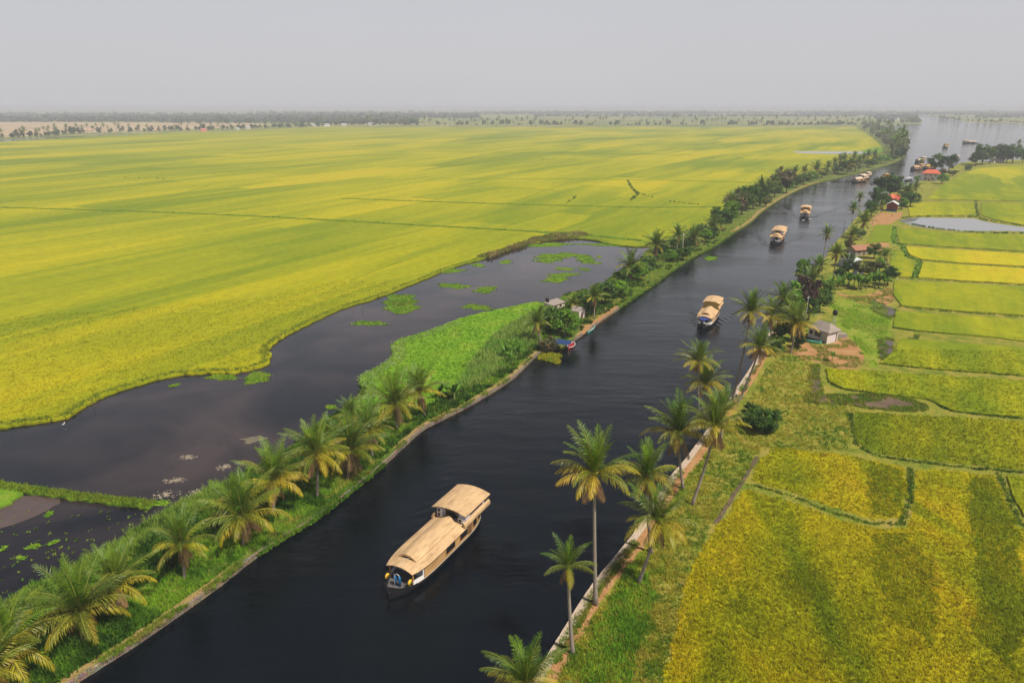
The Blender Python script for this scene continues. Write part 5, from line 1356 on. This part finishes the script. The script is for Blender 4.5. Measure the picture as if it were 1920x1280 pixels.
def dirxy(a, b):
    v = G(*b) - G(*a); v.z = 0; return v.normalized()
a_, b_ = (1514, 633), (1548, 644)
h1 = house(a_, dirxy(a_, b_), 6.0, 4.2, 3.2, 'plaster', 'asbestos', 'hip', 'small white plaster house with a weathered grey hipped roof on the sandy yard', [(3.0, 1.9, 2.0, 1.3), (.9, 1.9, .9, 1.1)], None, .55, 1.9)
Geo().box((5.85, -.13, 1.5), (.30, .26, 3.2)).build('pillar', MAT['cream'], h1); Geo().box((6.15, 3.6, 1.5), (.26, .3, 3.2)).build('pillar', MAT['cream'], h1)
Geo().box((2.8, -.4, .12), (5.5, .5, .45)).build('plinth', MAT['mud'], h1)
g = Geo().box((0, 0, .55), (2.6, 1.8, 1.1)).build('masonry_tank', MAT['asbestos']); g.location = G(1576, 632, LZ); g.rotation_euler = (0, 0, .1)
tag(g, 'low grey masonry tank beside the white house', 'tank')
def tank_stand(px_, H_, label, r=.65, mast=0):
    root = empty('water_tank', G(*px_, LZ)); tag(root, label, 'water tank')
    g = Geo()
    for x, y in ((-.35, -.35), (.35, -.35), (.35, .35), (-.35, .35)): g.tube([(x, y, -.2), (x, y, H_)], .06, 5)
    g.tube([(-.35, 0, H_ * .5), (.35, 0, H_ * .5)], .04, 4)
    g.build('stand', MAT['grey'], root)
    Geo().box((0, 0, H_ + .05), (1.0, 1.0, .1)).build('platform', MAT['grey'], root)
    Geo().tube([(0, 0, H_ + .1), (0, 0, H_ + 1.3), (0, 0, H_ + 1.5), (0, 0, H_ + 1.6)], [r, r, r * .6, .2], 14).build('tank', MAT['black'], root, True)
    return root
tank_stand((1562, 612), 3.4, 'black water tank on tall pale legs behind the white house')
tank_stand((1026, 578), 1.9, 'black water tank on short legs beside the pond on the levee', .6)
a_, b_ = (1598, 485), (1627, 480)
house((1603, 480), dirxy((1603, 480), (1628, 478)), 6.5, 5, 2.5, 'asbestos', 'rust', 'gable_x', 'low hut with a rusty brown tiled roof among palms', [(2, 1.4, .9, .9)], 4.6, .5, 1.5)
house((1594, 502), dirxy((1594, 502), (1622, 496)), 7.0, 5.2, 2.3, 'grey', 'zinc', 'sheet', 'hut with a pale sloping metal sheet roof among palms', [(2, 1.3, 1, .8)], None, .4, 1.3)
house((1606, 516), dirxy((1606, 516), (1619, 515)), 3.0, 2.0, 2.0, 'lavender', 'asbestos', 'sheet', 'little lavender shed behind the banana row', [], 1.4, .2, .3, 'shed', 'shed')
h5 = house((1661, 396), dirxy((1661, 396), (1676, 397)), 5.6, 7, 4.2, 'redwall', 'zinc', 'gable_y', 'dark red house with a white-edged gable roof beside the canal palms', [(2.8, 2.9, .9, .8)], None, .5, 1.7)
Geo().box((2.8, -.02, .55), (5.7, .10, 1.3)).build('plinth', MAT['bluewall'], h5)
house((1664, 384), dirxy((1664, 384), (1688, 383)), 9, 5.5, 4.0, 'redwall', 'tile', 'gable_x', 'house with orange tiled roofs behind the dark red one', [(2, 2.2, .9, .9), (6, 2.2, .9, .9)], None, .6, 2.2)
house((1684, 386), dirxy((1684, 386), (1697, 386)), 4.5, 4, 3.0, 'grey', 'tile', 'gable_y', 'small annexe with an orange gable roof next to the grove', [(1.5, 1.6, .8, .8)], None, .5, 1.5)
h7 = house((1729, 339), dirxy((1729, 339), (1752, 340)), 11.5, 8.5, 6.4, 'plaster', 'tile', 'hip', 'two-storey white house with a bright red hipped roof at the canal mouth', [(2.2, 1.9, 1.5, 1.6), (7.2, 1.9, 1.5, 1.6), (2.2, 4.9, 1.4, 1.0), (5.6, 4.9, 1.4, 1.0), (9, 4.9, 1.4, 1.0)], 4.8, 1.1, 2.9)
Geo().box((5.75, -.25, 3.3), (11.9, .5, .18)).build('ledge', MAT['white'], h7)
house((1085, 600), dirxy((1085, 600), (1094, 596)), 3.4, 2.6, 2.6, 'plaster', 'asbestos', 'gable_y', 'little plaster hut with a grey gable roof by the moored canoe', [], 1.7, .3, 1.0, 'hut', 'hut')
house((1036, 583), dirxy((1036, 583), (1064, 574)), 6.0, 3.2, 1.7, 'cream', 'asbestos', 'sheet', 'low pale hut half buried in shrubs on the pond side of the levee', [(1.5, 1.0, .8, .6), (3.8, 1.0, .8, .6)], None, .3, .5, 'hut', 'hut')
house((1863, 305.5), dirxy((1863, 305.5), (1884, 305.3)), 13, 6, 3.4, 'plaster', 'asbestos', 'gable_x', 'long pale house under dark trees on the lake headland', [(3, 1.7, 1.6, 1.4), (8, 1.7, 1.6, 1.4)], 5.5, .6, 2.2)
# blue tarpaulin shelter
b = G(1055, 655, LZ); root = empty('tarpaulin_shelter', b, -.5); tag(root, 'dark blue tarpaulin shelter over the canal wall beside the red boat', 'shelter')
vs, fs = [], []; n = 8
for i in range(n + 1):
    for k in range(n + 1):
        x, y = -2.6 + 5.2 * i / n, -1.9 + 3.8 * k / n
        vs.append((x, y, 2.15 + .35 * (1 - abs(y) / 1.9) - .05 * math.sin(i * 2.1) * math.cos(k * 1.7) - .12 * math.sin(math.pi * i / n) + .1 * x / 2.6))
for i in range(n):
    for k in range(n): fs.append((i * (n + 1) + k, (i + 1) * (n + 1) + k, (i + 1) * (n + 1) + k + 1, i * (n + 1) + k + 1))
m_ = len(vs); vs += [(x, y, z - .03) for x, y, z in vs]; fs += [tuple(i + m_ for i in f[::-1]) for f in fs]
Geo().add(vs, fs).build('tarpaulin', MAT['tarp'], root)
for x in (-2.4, 2.4):
    for y in (-1.7, 1.7): Geo().tube([(x, y, -1.3), (x, y, 2.15)], .05, 5).build('pole', MAT['brownwood'], root)

# far houses
for k, (px_, wpx, H_, wm, rm, lab) in enumerate((((150, 248.5), 24, 5, 'cream', 'peach', 'long far house with a peach roof in the tree line'), ((137, 248), 8, 4, 'cream', 'peach', 'small far house with a peach roof in the tree line'), ((377, 247), 9, 5, 'pinkroof', 'pinkroof', 'small bright pink far house at the field edge'), ((456, 242.5), 12, 5, 'plaster', 'zinc', 'far grey shed at the field edge'), ((443, 243), 5, 3, 'white', 'zinc', 'tiny white far hut beside the grey shed'),
                                             ((580, 237.5), 16, 6, 'plaster', 'zinc', 'far pale building where the two tree lines meet'), ((605, 237.3), 12, 6, 'white', 'zinc', 'far white building where the two tree lines meet'), ((640, 236.5), 9, 6, 'plaster', 'zinc', 'far pale building just past the meeting tree lines'), ((690, 236), 10, 7, 'plaster', 'zinc', 'far pale building among palms of the straight tree row'), ((1672, 216.5), 9, 14, 'white', 'zinc', 'far white building on the wooded point'), ((1682, 226), 3, 9, 'white', 'zinc', 'tiny white tower-like hut on the wooded point'))):
    s = wpx / FOC * depth(G(*px_))
    house(px_, (1, .05), s, s * .6, H_, wm, rm, 'gable_x', lab, [], None, .6, 2.0, z=.6)

# ------------------------------------------------------------------ floating weeds, scum, birds, posts
def raft(px_, rx, ry, label, cols=((.10, .24, .012), (.17, .31, .02), (.26, .32, .04), (.13, .27, .015)), z=.08, h=.22, tall=1.0):
    c = G(*px_, z); d = depth(c); Rx = rx / FOC * d; Ry = ry / FOC * d * d / (CAM_H * 1.0) if False else abs(G(px_[0], px_[1] - ry).y - G(px_[0], px_[1] + ry).y) / 2
    n = 40; P = []
    for k in range(n):
        a = 6.2832 * k / n; q = 1 + .28 * math.sin(2 * a + px_[0]) + .18 * math.sin(5 * a + px_[1]) + rnd.uniform(-.08, .08)
        P.append(Vector((c.x + Rx * q * math.cos(a), c.y + Ry * q * math.sin(a), z)))
    o = slab('floating_weeds', P, -.1, z, MAT['marsh'], None); tag(o, label, 'water weeds', 'floating weed islands')
    P2 = [Vector((c.x + (p.x - c.x) * 1.18, c.y + (p.y - c.y) * 1.18, z)) for p in P]
    X1, Y1 = sample(P, 12.0, 170, 500); X2, Y2 = sample(P2, 5.0, 170, 500); X = np.concatenate([X1, X2]); Y = np.concatenate([Y1, Y2])
    t = tufts('leaves', X, Y, z - .02, h * tall, .10, .25, 4, palette(X, Y, cols, .6), MAT['tuft'], None)
    if t: t.parent = o
for px_, rx, ry, lab in (((752, 562), 32, 8, 'big weed island off the paddy corner, its larger upper lobe'), ((752, 574), 38, 9, 'big weed island off the paddy corner, its lower lobe with a long tail'), ((693, 606), 24, 4.5, 'flat weed island at the marsh-facing side of the pond'), ((895, 576), 22, 5, 'weed island close to the marsh'), ((851, 536), 24, 4.5, 'bright weed island off the straight paddy edge'), ((910, 543), 22, 4.5, 'pale-edged weed island in mid pond'),
                         ((848, 508), 22, 3, 'thin weed island hugging the paddy edge'), ((896, 497), 13, 2.6, 'small weed island hugging the paddy edge'), ((1042, 524), 26, 4, 'long weed island before the palm levee'), ((1056, 515), 24, 3.5, 'pointed weed island beside the long one before the levee'), ((1050, 479), 36, 5, 'wide weed island at the pond head'), ((1030, 487), 26, 4, 'yellowish weed island at the pond head'), ((1098, 485), 20, 4.5, 'weed island at the pond head nearest the levee'), ((1058, 504), 14, 3, 'round small weed island in the pond head'), ((1096, 505), 9, 2.4, 'tiny round weed island near the levee'), ((1108, 492), 14, 2.6, 'thin weed island near the levee'), ((1123, 481), 6, 1.6, 'tiniest weed island near the levee'), ((948, 491), 12, 3, 'pale weed patch under the reeds'), ((1030, 459), 40, 3.2, 'pale green weed mat along the dry reeds'), ((1140, 459), 46, 2.6, 'narrow weed mat at the very head of the pond'),
                         ((417, 707), 22, 6, 'brownish grass islet off the paddy point'), ((482, 708), 26, 8, 'bright green grass islet off the paddy point'), ((327, 722), 7, 3, 'tiny weed clump by the thin stake'), ((620, 763), 12, 3, 'tiny brown weed patch near the levee palms'), ((92, 963), 8, 4, 'leafy weed clump in the muddy corner pool'), ((100, 1016), 9, 4, 'weed clump at the end of the leafy chain in the muddy pool'), ((40, 1045), 8, 4, 'weed clump in the middle of the muddy pool'), ((62, 1024), 14, 4, 'scattered weed chain in the muddy pool'), ((5, 1028), 6, 5, 'weed clump at the photo edge in the muddy pool'), ((300, 943), 22, 4, 'last grassy clump off the tip of the earth dyke')):
    raft(px_, rx, ry, lab)
raft((1332, 484), 12, 3.5, 'small weed island drifting alone in the canal', z=.05)
raft((1028, 667), 24, 9, 'yellow-green floating weeds gathered against the canal wall by the tarpaulin', ((.30, .34, .015), (.40, .36, .02), (.18, .30, .02)), .12, .5)
# crumbs of weed in the muddy pool
P = pxs([(0, 960), (300, 955), (260, 985), (140, 1045), (0, 1120)], .1)
X, Y = sample(P, .35, 90, 200)
tufts('weed_crumbs', X, Y, .06, .25, .10, .3, 6, palette(X, Y, [(.10, .22, .015), (.22, .28, .04)], 1), MAT['tuft'])
# scum rafts
for px_, rx, ry, lab in (((312, 927), 14, 5, 'larger pale scum raft near the dyke tip'), ((328, 900), 12, 3, 'pale scum raft above the larger one'), ((352, 857), 9, 2.5, 'thin pale scum streak in mid pond'), ((368, 923), 9, 5, 'brownish scum raft nearest the levee grass'), ((420, 875), 7, 3, 'small scum fleck by the palm fronds')):
    c = G(*px_, .075); d = depth(c); Rx = rx / FOC * d; Ry = abs(G(px_[0], px_[1] - ry).y - G(px_[0], px_[1] + ry).y) / 2
    g = Geo()
    for k in range(150):
        r_ = rnd.random() ** 1.2 * 2.0; a = rnd.uniform(0, 6.28); x, y = c.x + Rx * r_ * math.cos(a), c.y + Ry * r_ * math.sin(a); s = rnd.uniform(.02, .13) * (2.2 if rnd.random() < .12 else 1)
        q = [(x + s * rnd.uniform(.4, 1.6) * math.cos(t * 1.05), y + s * rnd.uniform(.3, 1.0) * math.sin(t * 1.05)) for t in range(6)]
        g.prism(q, .05, .075 + rnd.uniform(0, .01))
    tag(g.build('scum_raft', MAT['scum']), None, None, None, 'stuff')
c = G(474, 824, .07)
P = [Vector((c.x + 2.0 * (1 + .3 * math.sin(3 * a) + .2 * math.sin(5 * a)) * math.cos(a), c.y + 1.5 * (1 + .3 * math.sin(2 * a) + .15 * math.sin(7 * a)) * math.sin(a), .07)) for a in [6.2832 * k / 36 for k in range(36)]]
slab('silt_shoal', P, -.1, .072, MAT['silt'])

def egret(px_, z, label):
    root = empty('egret', G(*px_, z), rnd.uniform(0, 6)); tag(root, label, 'bird')
    g = Geo().tube([(-.28, 0, .42), (-.12, 0, .46), (.10, 0, .52), (.2, 0, .62), (.18, 0, .78), (.24, 0, .86), (.30, 0, .86)], [.02, .09, .11, .06, .03, .045, .02], 8)
    g.build('plumage', MAT['feather'], root, True)
    Geo().tube([(.29, 0, .86), (.42, 0, .84)], [.018, .004], 5).build('beak', MAT['yellow'], root)
    for y in (-.04, .04): Geo().tube([(0, y, -.05), (.02, y, .2), (0, y, .44)], .012, 5).build('leg', MAT['black'], root)
egret((120, 799), .06, 'white egret wading at the edge of the paddy')
egret((1682, 526), LZ + .6, 'white egret standing in the wide green plot')
for px_, H_, lab in (((175, 764), 2.0, 'thin pale stake standing in the pond by the paddy curve'), ((466, 704), 2.0, 'dark stake beside the bright green islet'), ((680, 582), 2.4, 'taller dark stake in the pond off the straight paddy edge'), ((661, 584), 1.4, 'short dark stake in the pond off the straight paddy edge')):
    o = empty('stake', G(*px_, .0)); tag(o, lab, 'stake', 'stakes in the pond'); Geo().tube([(0, 0, -.4), (.03, .02, H_)], [.05, .035], 6).build('shaft', MAT['brownwood'], o)
for px_, H_, lab in (((1580, 446), 8, 'thin dark pole at the water edge beside the dark palm'), ((1638, 386), 8, 'thin dark pole at the water by the canal-side trees')):
    o = empty('utility_pole', G(*px_, LZ)); tag(o, lab, 'pole'); Geo().tube([(0, 0, -.4), (0, 0, H_)], [.12, .08], 7).build('shaft', MAT['black'], o); Geo().box((0, 0, H_ - .6), (1.2, .1, .1)).build('crossarm', MAT['black'], o)

# a person in pink walking on the yard by the red house
b = G(1672, 407, LZ); root = empty('person', b, 2.0); tag(root, 'person in pink clothes walking on the sandy ground by the red house', 'person')
sk = bpy.data.meshes.new('body')
V_ = [(0, 0, .95), (0, 0, 1.2), (0, 0, 1.42), (.01, 0, 1.52), (.03, 0, 1.68), (0, .19, 1.40), (.06, .24, 1.12), (.14, .23, .9), (0, -.19, 1.40), (-.05, -.24, 1.12), (.0, -.24, .88), (0, .10, .88), (.08, .11, .48), (.05, .11, .06), (.16, .12, .02), (0, -.10, .88), (-.05, -.11, .48), (-.14, -.11, .06), (-.03, -.11, .02)]
E_ = [(0, 1), (1, 2), (2, 3), (3, 4), (2, 5), (5, 6), (6, 7), (2, 8), (8, 9), (9, 10), (0, 11), (11, 12), (12, 13), (13, 14), (0, 15), (15, 16), (16, 17), (17, 18)]
R_ = [.14, .14, .15, .06, .10, .06, .045, .035, .06, .045, .035, .09, .06, .04, .035, .09, .06, .04, .035]
sk.from_pydata(V_, E_, []); sk.materials.append(MAT['skin'])
bo = obj('body', sk, root); bo.modifiers.new('skin', 'SKIN')
for i, q in enumerate(sk.skin_vertices[0].data): q.radius = (R_[i], R_[i])
sk.skin_vertices[0].data[0].use_root = True
bo.modifiers.new('sub', 'SUBSURF').levels = 1
Geo().tube([(0, 0, .45), (0, 0, .95), (0, 0, 1.2), (0, 0, 1.45)], [.27, .19, .185, .17], 12).build('dress', MAT['pinkcloth'], root, True)

for px_, H_, lab in (((1508, 612), 9, 'slim grey power pole among the trees beside the white house'), ((1587, 512), 8, 'slim grey power pole by the metal-roofed hut'), ((1646, 402), 8, 'slim grey power pole on the sandy ground by the red house')):
    o = empty('utility_pole', G(*px_, LZ)); tag(o, lab, 'pole'); Geo().tube([(0, 0, -.4), (0, 0, H_)], [.12, .08], 7).build('shaft', MAT['grey'], o); Geo().box((0, 0, H_ - .5), (1.4, .1, .1), .5).build('crossarm', MAT['grey'], o)

# ------------------------------------------------------------------ far trees
def far_proto_palm(k):
    h = (9, 11, 13, 8)[k]; root = empty('coconut_palm', (0, 0, 0))
    top = Vector((rnd.uniform(-1, 1), rnd.uniform(-1, 1), h))
    obj('trunk', trunk_mesh(top, .24, .17, 5, 4), root); c = obj('crown', CROWN_FAR[k], root); c.location = top
    return root
def far_proto_tree(nm, k):
    root = empty('broadleaf_tree', (0, 0, 0)); h = (8, 10)[k]; r = (3.6, 4.4)[k]
    c = obj('crown', FARLEAF[nm][k], root); c.scale = (r, r, h * .5); c.location = (0, 0, h * .18)
    obj('trunk', wood_mesh(h * .35, .25, k, 3), root)
    return root
FP = [far_proto_palm(k) for k in range(4)]; FT = [far_proto_tree(nm, k) for nm in ('green', 'dark', 'olive') for k in (0, 1)]
used = set()
def put(proto, loc, sc, label, cat, group):
    if id(proto) in used: o = copy_tree(proto)
    else: o = proto; used.add(id(proto))
    o.location = loc; o.rotation_euler = (0, 0, rnd.uniform(0, 6.28)); o.scale = (sc, sc, sc * rnd.uniform(.85, 1.15)); tag(o, label, cat, group)
    return o
FARMASS = []
def row(pts, n, palms, back, sc, where, z=.6, mass=False):
    P = pxs(pts, z); seg = [(P[i + 1] - P[i]).length for i in range(len(P) - 1)]; tot = sum(seg)
    for j in range(n):
        d = tot * (j + rnd.uniform(-.45, .45) + .5) / n; i = 0
        while i < len(seg) - 1 and d > seg[i]: d -= seg[i]; i += 1
        p = P[i].lerp(P[i + 1], max(0, min(1, d / seg[i])))
        p = p + Vector((0, rnd.uniform(0, back), 0))
        if rnd.random() < palms: put(FP[rnd.randrange(4)], p, sc * rnd.uniform(.8, 1.25), 'coconut palm in ' + where, 'palm tree', 'palms in ' + where)
        elif mass: FARMASS.append((p, sc * rnd.uniform(.6, 1.15)))
        else: put(FT[rnd.randrange(6)], p, sc * rnd.uniform(.6, 1.15), 'rounded leafy tree in ' + where, 'tree', 'leafy trees in ' + where)
row([(-20, 262), (60, 258), (130, 252), (230, 249)], 74, .45, 70, 1.5, 'the slanting far tree line by the stubble field')
row([(230, 249), (330, 246.5), (480, 242), (600, 239)], 96, .22, 70, 1.45, 'the slanting far tree line by the stubble field')
row([(600, 236.7), (780, 236.7)], 44, .3, 70, 2.1, 'the straight far tree row across the big paddy', mass=True)
row([(780, 236.6), (1130, 236.5), (1410, 236.4)], 96, .58, 12, 1.8, 'the straight far tree row across the big paddy', mass=True)
row([(1410, 236.4), (1640, 236.0)], 72, .3, 12, 1.7, 'the straight far tree row across the big paddy', mass=True)
# crowded bend of the levee
for j in range(140):
    t = rnd.random(); a = Vector((1612, 240, 0)).lerp(Vector((1652, 272, 0)), t) if t < .0 else None
    i = rnd.uniform(0, 1)
    e0 = [(1643, 236), (1655, 242), (1674, 252), (1691, 267), (1698, 284), (1692, 297)]; e1 = [(1608, 238), (1624, 248), (1642, 262), (1658, 272), (1672, 284), (1674, 298)]
    q = i ** .9 * 4.999; k = int(q); f = q - k
    A0 = (e0[k][0] * (1 - f) + e0[k + 1][0] * f, e0[k][1] * (1 - f) + e0[k + 1][1] * f); B0 = (e1[k][0] * (1 - f) + e1[k + 1][0] * f, e1[k][1] * (1 - f) + e1[k + 1][1] * f)
    s = rnd.random(); p = G(A0[0] * (1 - s) + B0[0] * s, A0[1] * (1 - s) + B0[1] * s, .8)
    if rnd.random() < .5: put(FP[rnd.randrange(4)], p, rnd.uniform(1.3, 1.9), 'coconut palm in the crowded grove on the lake bend of the levee', 'palm tree', 'palms on the lake bend')
    else: put(FT[rnd.randrange(6)], p, rnd.uniform(1.0, 1.7), 'leafy tree in the crowded grove on the lake bend of the levee', 'tree', 'leafy trees on the lake bend')
row([(1645, 233.2), (1685, 232.8), (1722, 232.2), (1727, 229)], 50, .25, 90, 1.7, 'the wooded point across the lake', mass=True)
row([(1640, 224), (1690, 222), (1712, 219)], 30, .2, 200, 1.9, 'the wooded point across the lake', mass=True)
row([(1765, 220.5), (1800, 226.6), (1825, 229.3)], 40, .3, 120, 1.7, 'the far shore beyond the lake', mass=True)
row([(1830, 229.8), (1875, 231), (1925, 231.8)], 28, .45, 40, 1.5, 'the far shore beyond the lake', mass=True)

def mass_mesh():
    Vs, Fs, Cs, b = [], [], [], 0
    for p, sc in FARMASS:
        pr = FT[rnd.randrange(6)].children[0]; me = pr.data; n = len(me.vertices)
        v = np.zeros(n * 3, np.float32); me.vertices.foreach_get('co', v); v = v.reshape(-1, 3) * np.array(pr.scale) * sc + np.array([0, 0, pr.location.z * sc])
        c = np.zeros(n * 4, np.float32); me.color_attributes['tint'].data.foreach_get('color', c)
        Vs.append(rotz(v, rnd.uniform(0, 6.28)) + np.array(p)); Cs.append(c.reshape(-1, 4)[:, :3] * rnd.uniform(.8, 1.2)); Fs.append(np.arange(n).reshape(-1, 4) + b); b += n
    o = obj('far_trees', np_mesh('far_trees', np.concatenate(Vs), None, np.concatenate(Fs), np.concatenate(Cs), MAT['leaf'])); o['kind'] = 'stuff'
mass_mesh()

def far_wood(name, regions, seed):
    """woods so far off that they read as one mass"""
    r = np.random.default_rng(seed); Vs, Cs = [], []
    for (x0, x1, y0, y1, n, hh) in regions:
        for _ in range(n):
            y = y0 + (y1 - y0) * r.random(); x = r.uniform(x0, x1); p = G(x, y, .4)
            h = hh * r.uniform(.5, 1.25) * (1.5 if r.random() < .06 else 1); R = h * r.uniform(.45, .75)
            m = 12; w = r.normal(size=(m, 3)); w /= np.linalg.norm(w, axis=1)[:, None]
            c = np.array(p) + w * np.array([R, R, h * .5]) + np.array([0, 0, h * .5])
            a = r.normal(size=(m, 3)); b = np.cross(a, w); b /= np.linalg.norm(b, axis=1)[:, None]; a = np.cross(b, w); s = R * .75
            v = np.stack([c - a * s, c + b * s, c + a * s, c - b * s], 1); v[..., 2] = np.maximum(v[..., 2], .3)
            Vs.append(v.reshape(-1, 3)); Cs.append(np.tile(np.array([.065, .095, .05]) * r.uniform(.5, 1.5), (4 * m, 1)))
    V = np.concatenate(Vs)
    o = obj(name, np_mesh(name, V, None, np.arange(len(V)).reshape(-1, 4), np.concatenate(Cs), MAT['leaf'])); o['kind'] = 'stuff'
far_wood('distant_woods', [(-120, 480, 214, 227.5, 1500, 13), (-120, 300, 226, 229, 340, 11), (300, 640, 222, 231, 560, 12), (480, 900, 212, 222, 1200, 14), (520, 780, 220, 231, 900, 12), (900, 1330, 210.5, 215, 900, 14), (1000, 1640, 217.5, 219, 420, 11), (1300, 1640, 211, 214, 300, 14), (1500, 2040, 210.5, 216, 1300, 14), (1640, 1720, 215, 224, 300, 13), (1830, 2040, 218, 221, 220, 12), (1980, 2300, 212, 230, 500, 12), (-600, -100, 212, 232, 900, 13)], 5)

# ------------------------------------------------------------------ haze
hz = Geo().box((0, 8950, 31.5), (35900, 18300, 66.0))
hm = bpy.data.materials.new('haze'); hm.use_nodes = True; ht = hm.node_tree; ht.nodes.clear()
ho = ht.nodes.new('ShaderNodeOutputMaterial'); hv = ht.nodes.new('ShaderNodeVolumePrincipled')
hv.inputs['Color'].default_value = (0.84, 0.86, 0.93, 1); hv.inputs['Density'].default_value = 0.00020; hv.inputs['Anisotropy'].default_value = 0.0
ht.links.new(hv.outputs[0], ho.inputs[1])
tag(hz.build('haze', hm), None, None, None, 'stuff')
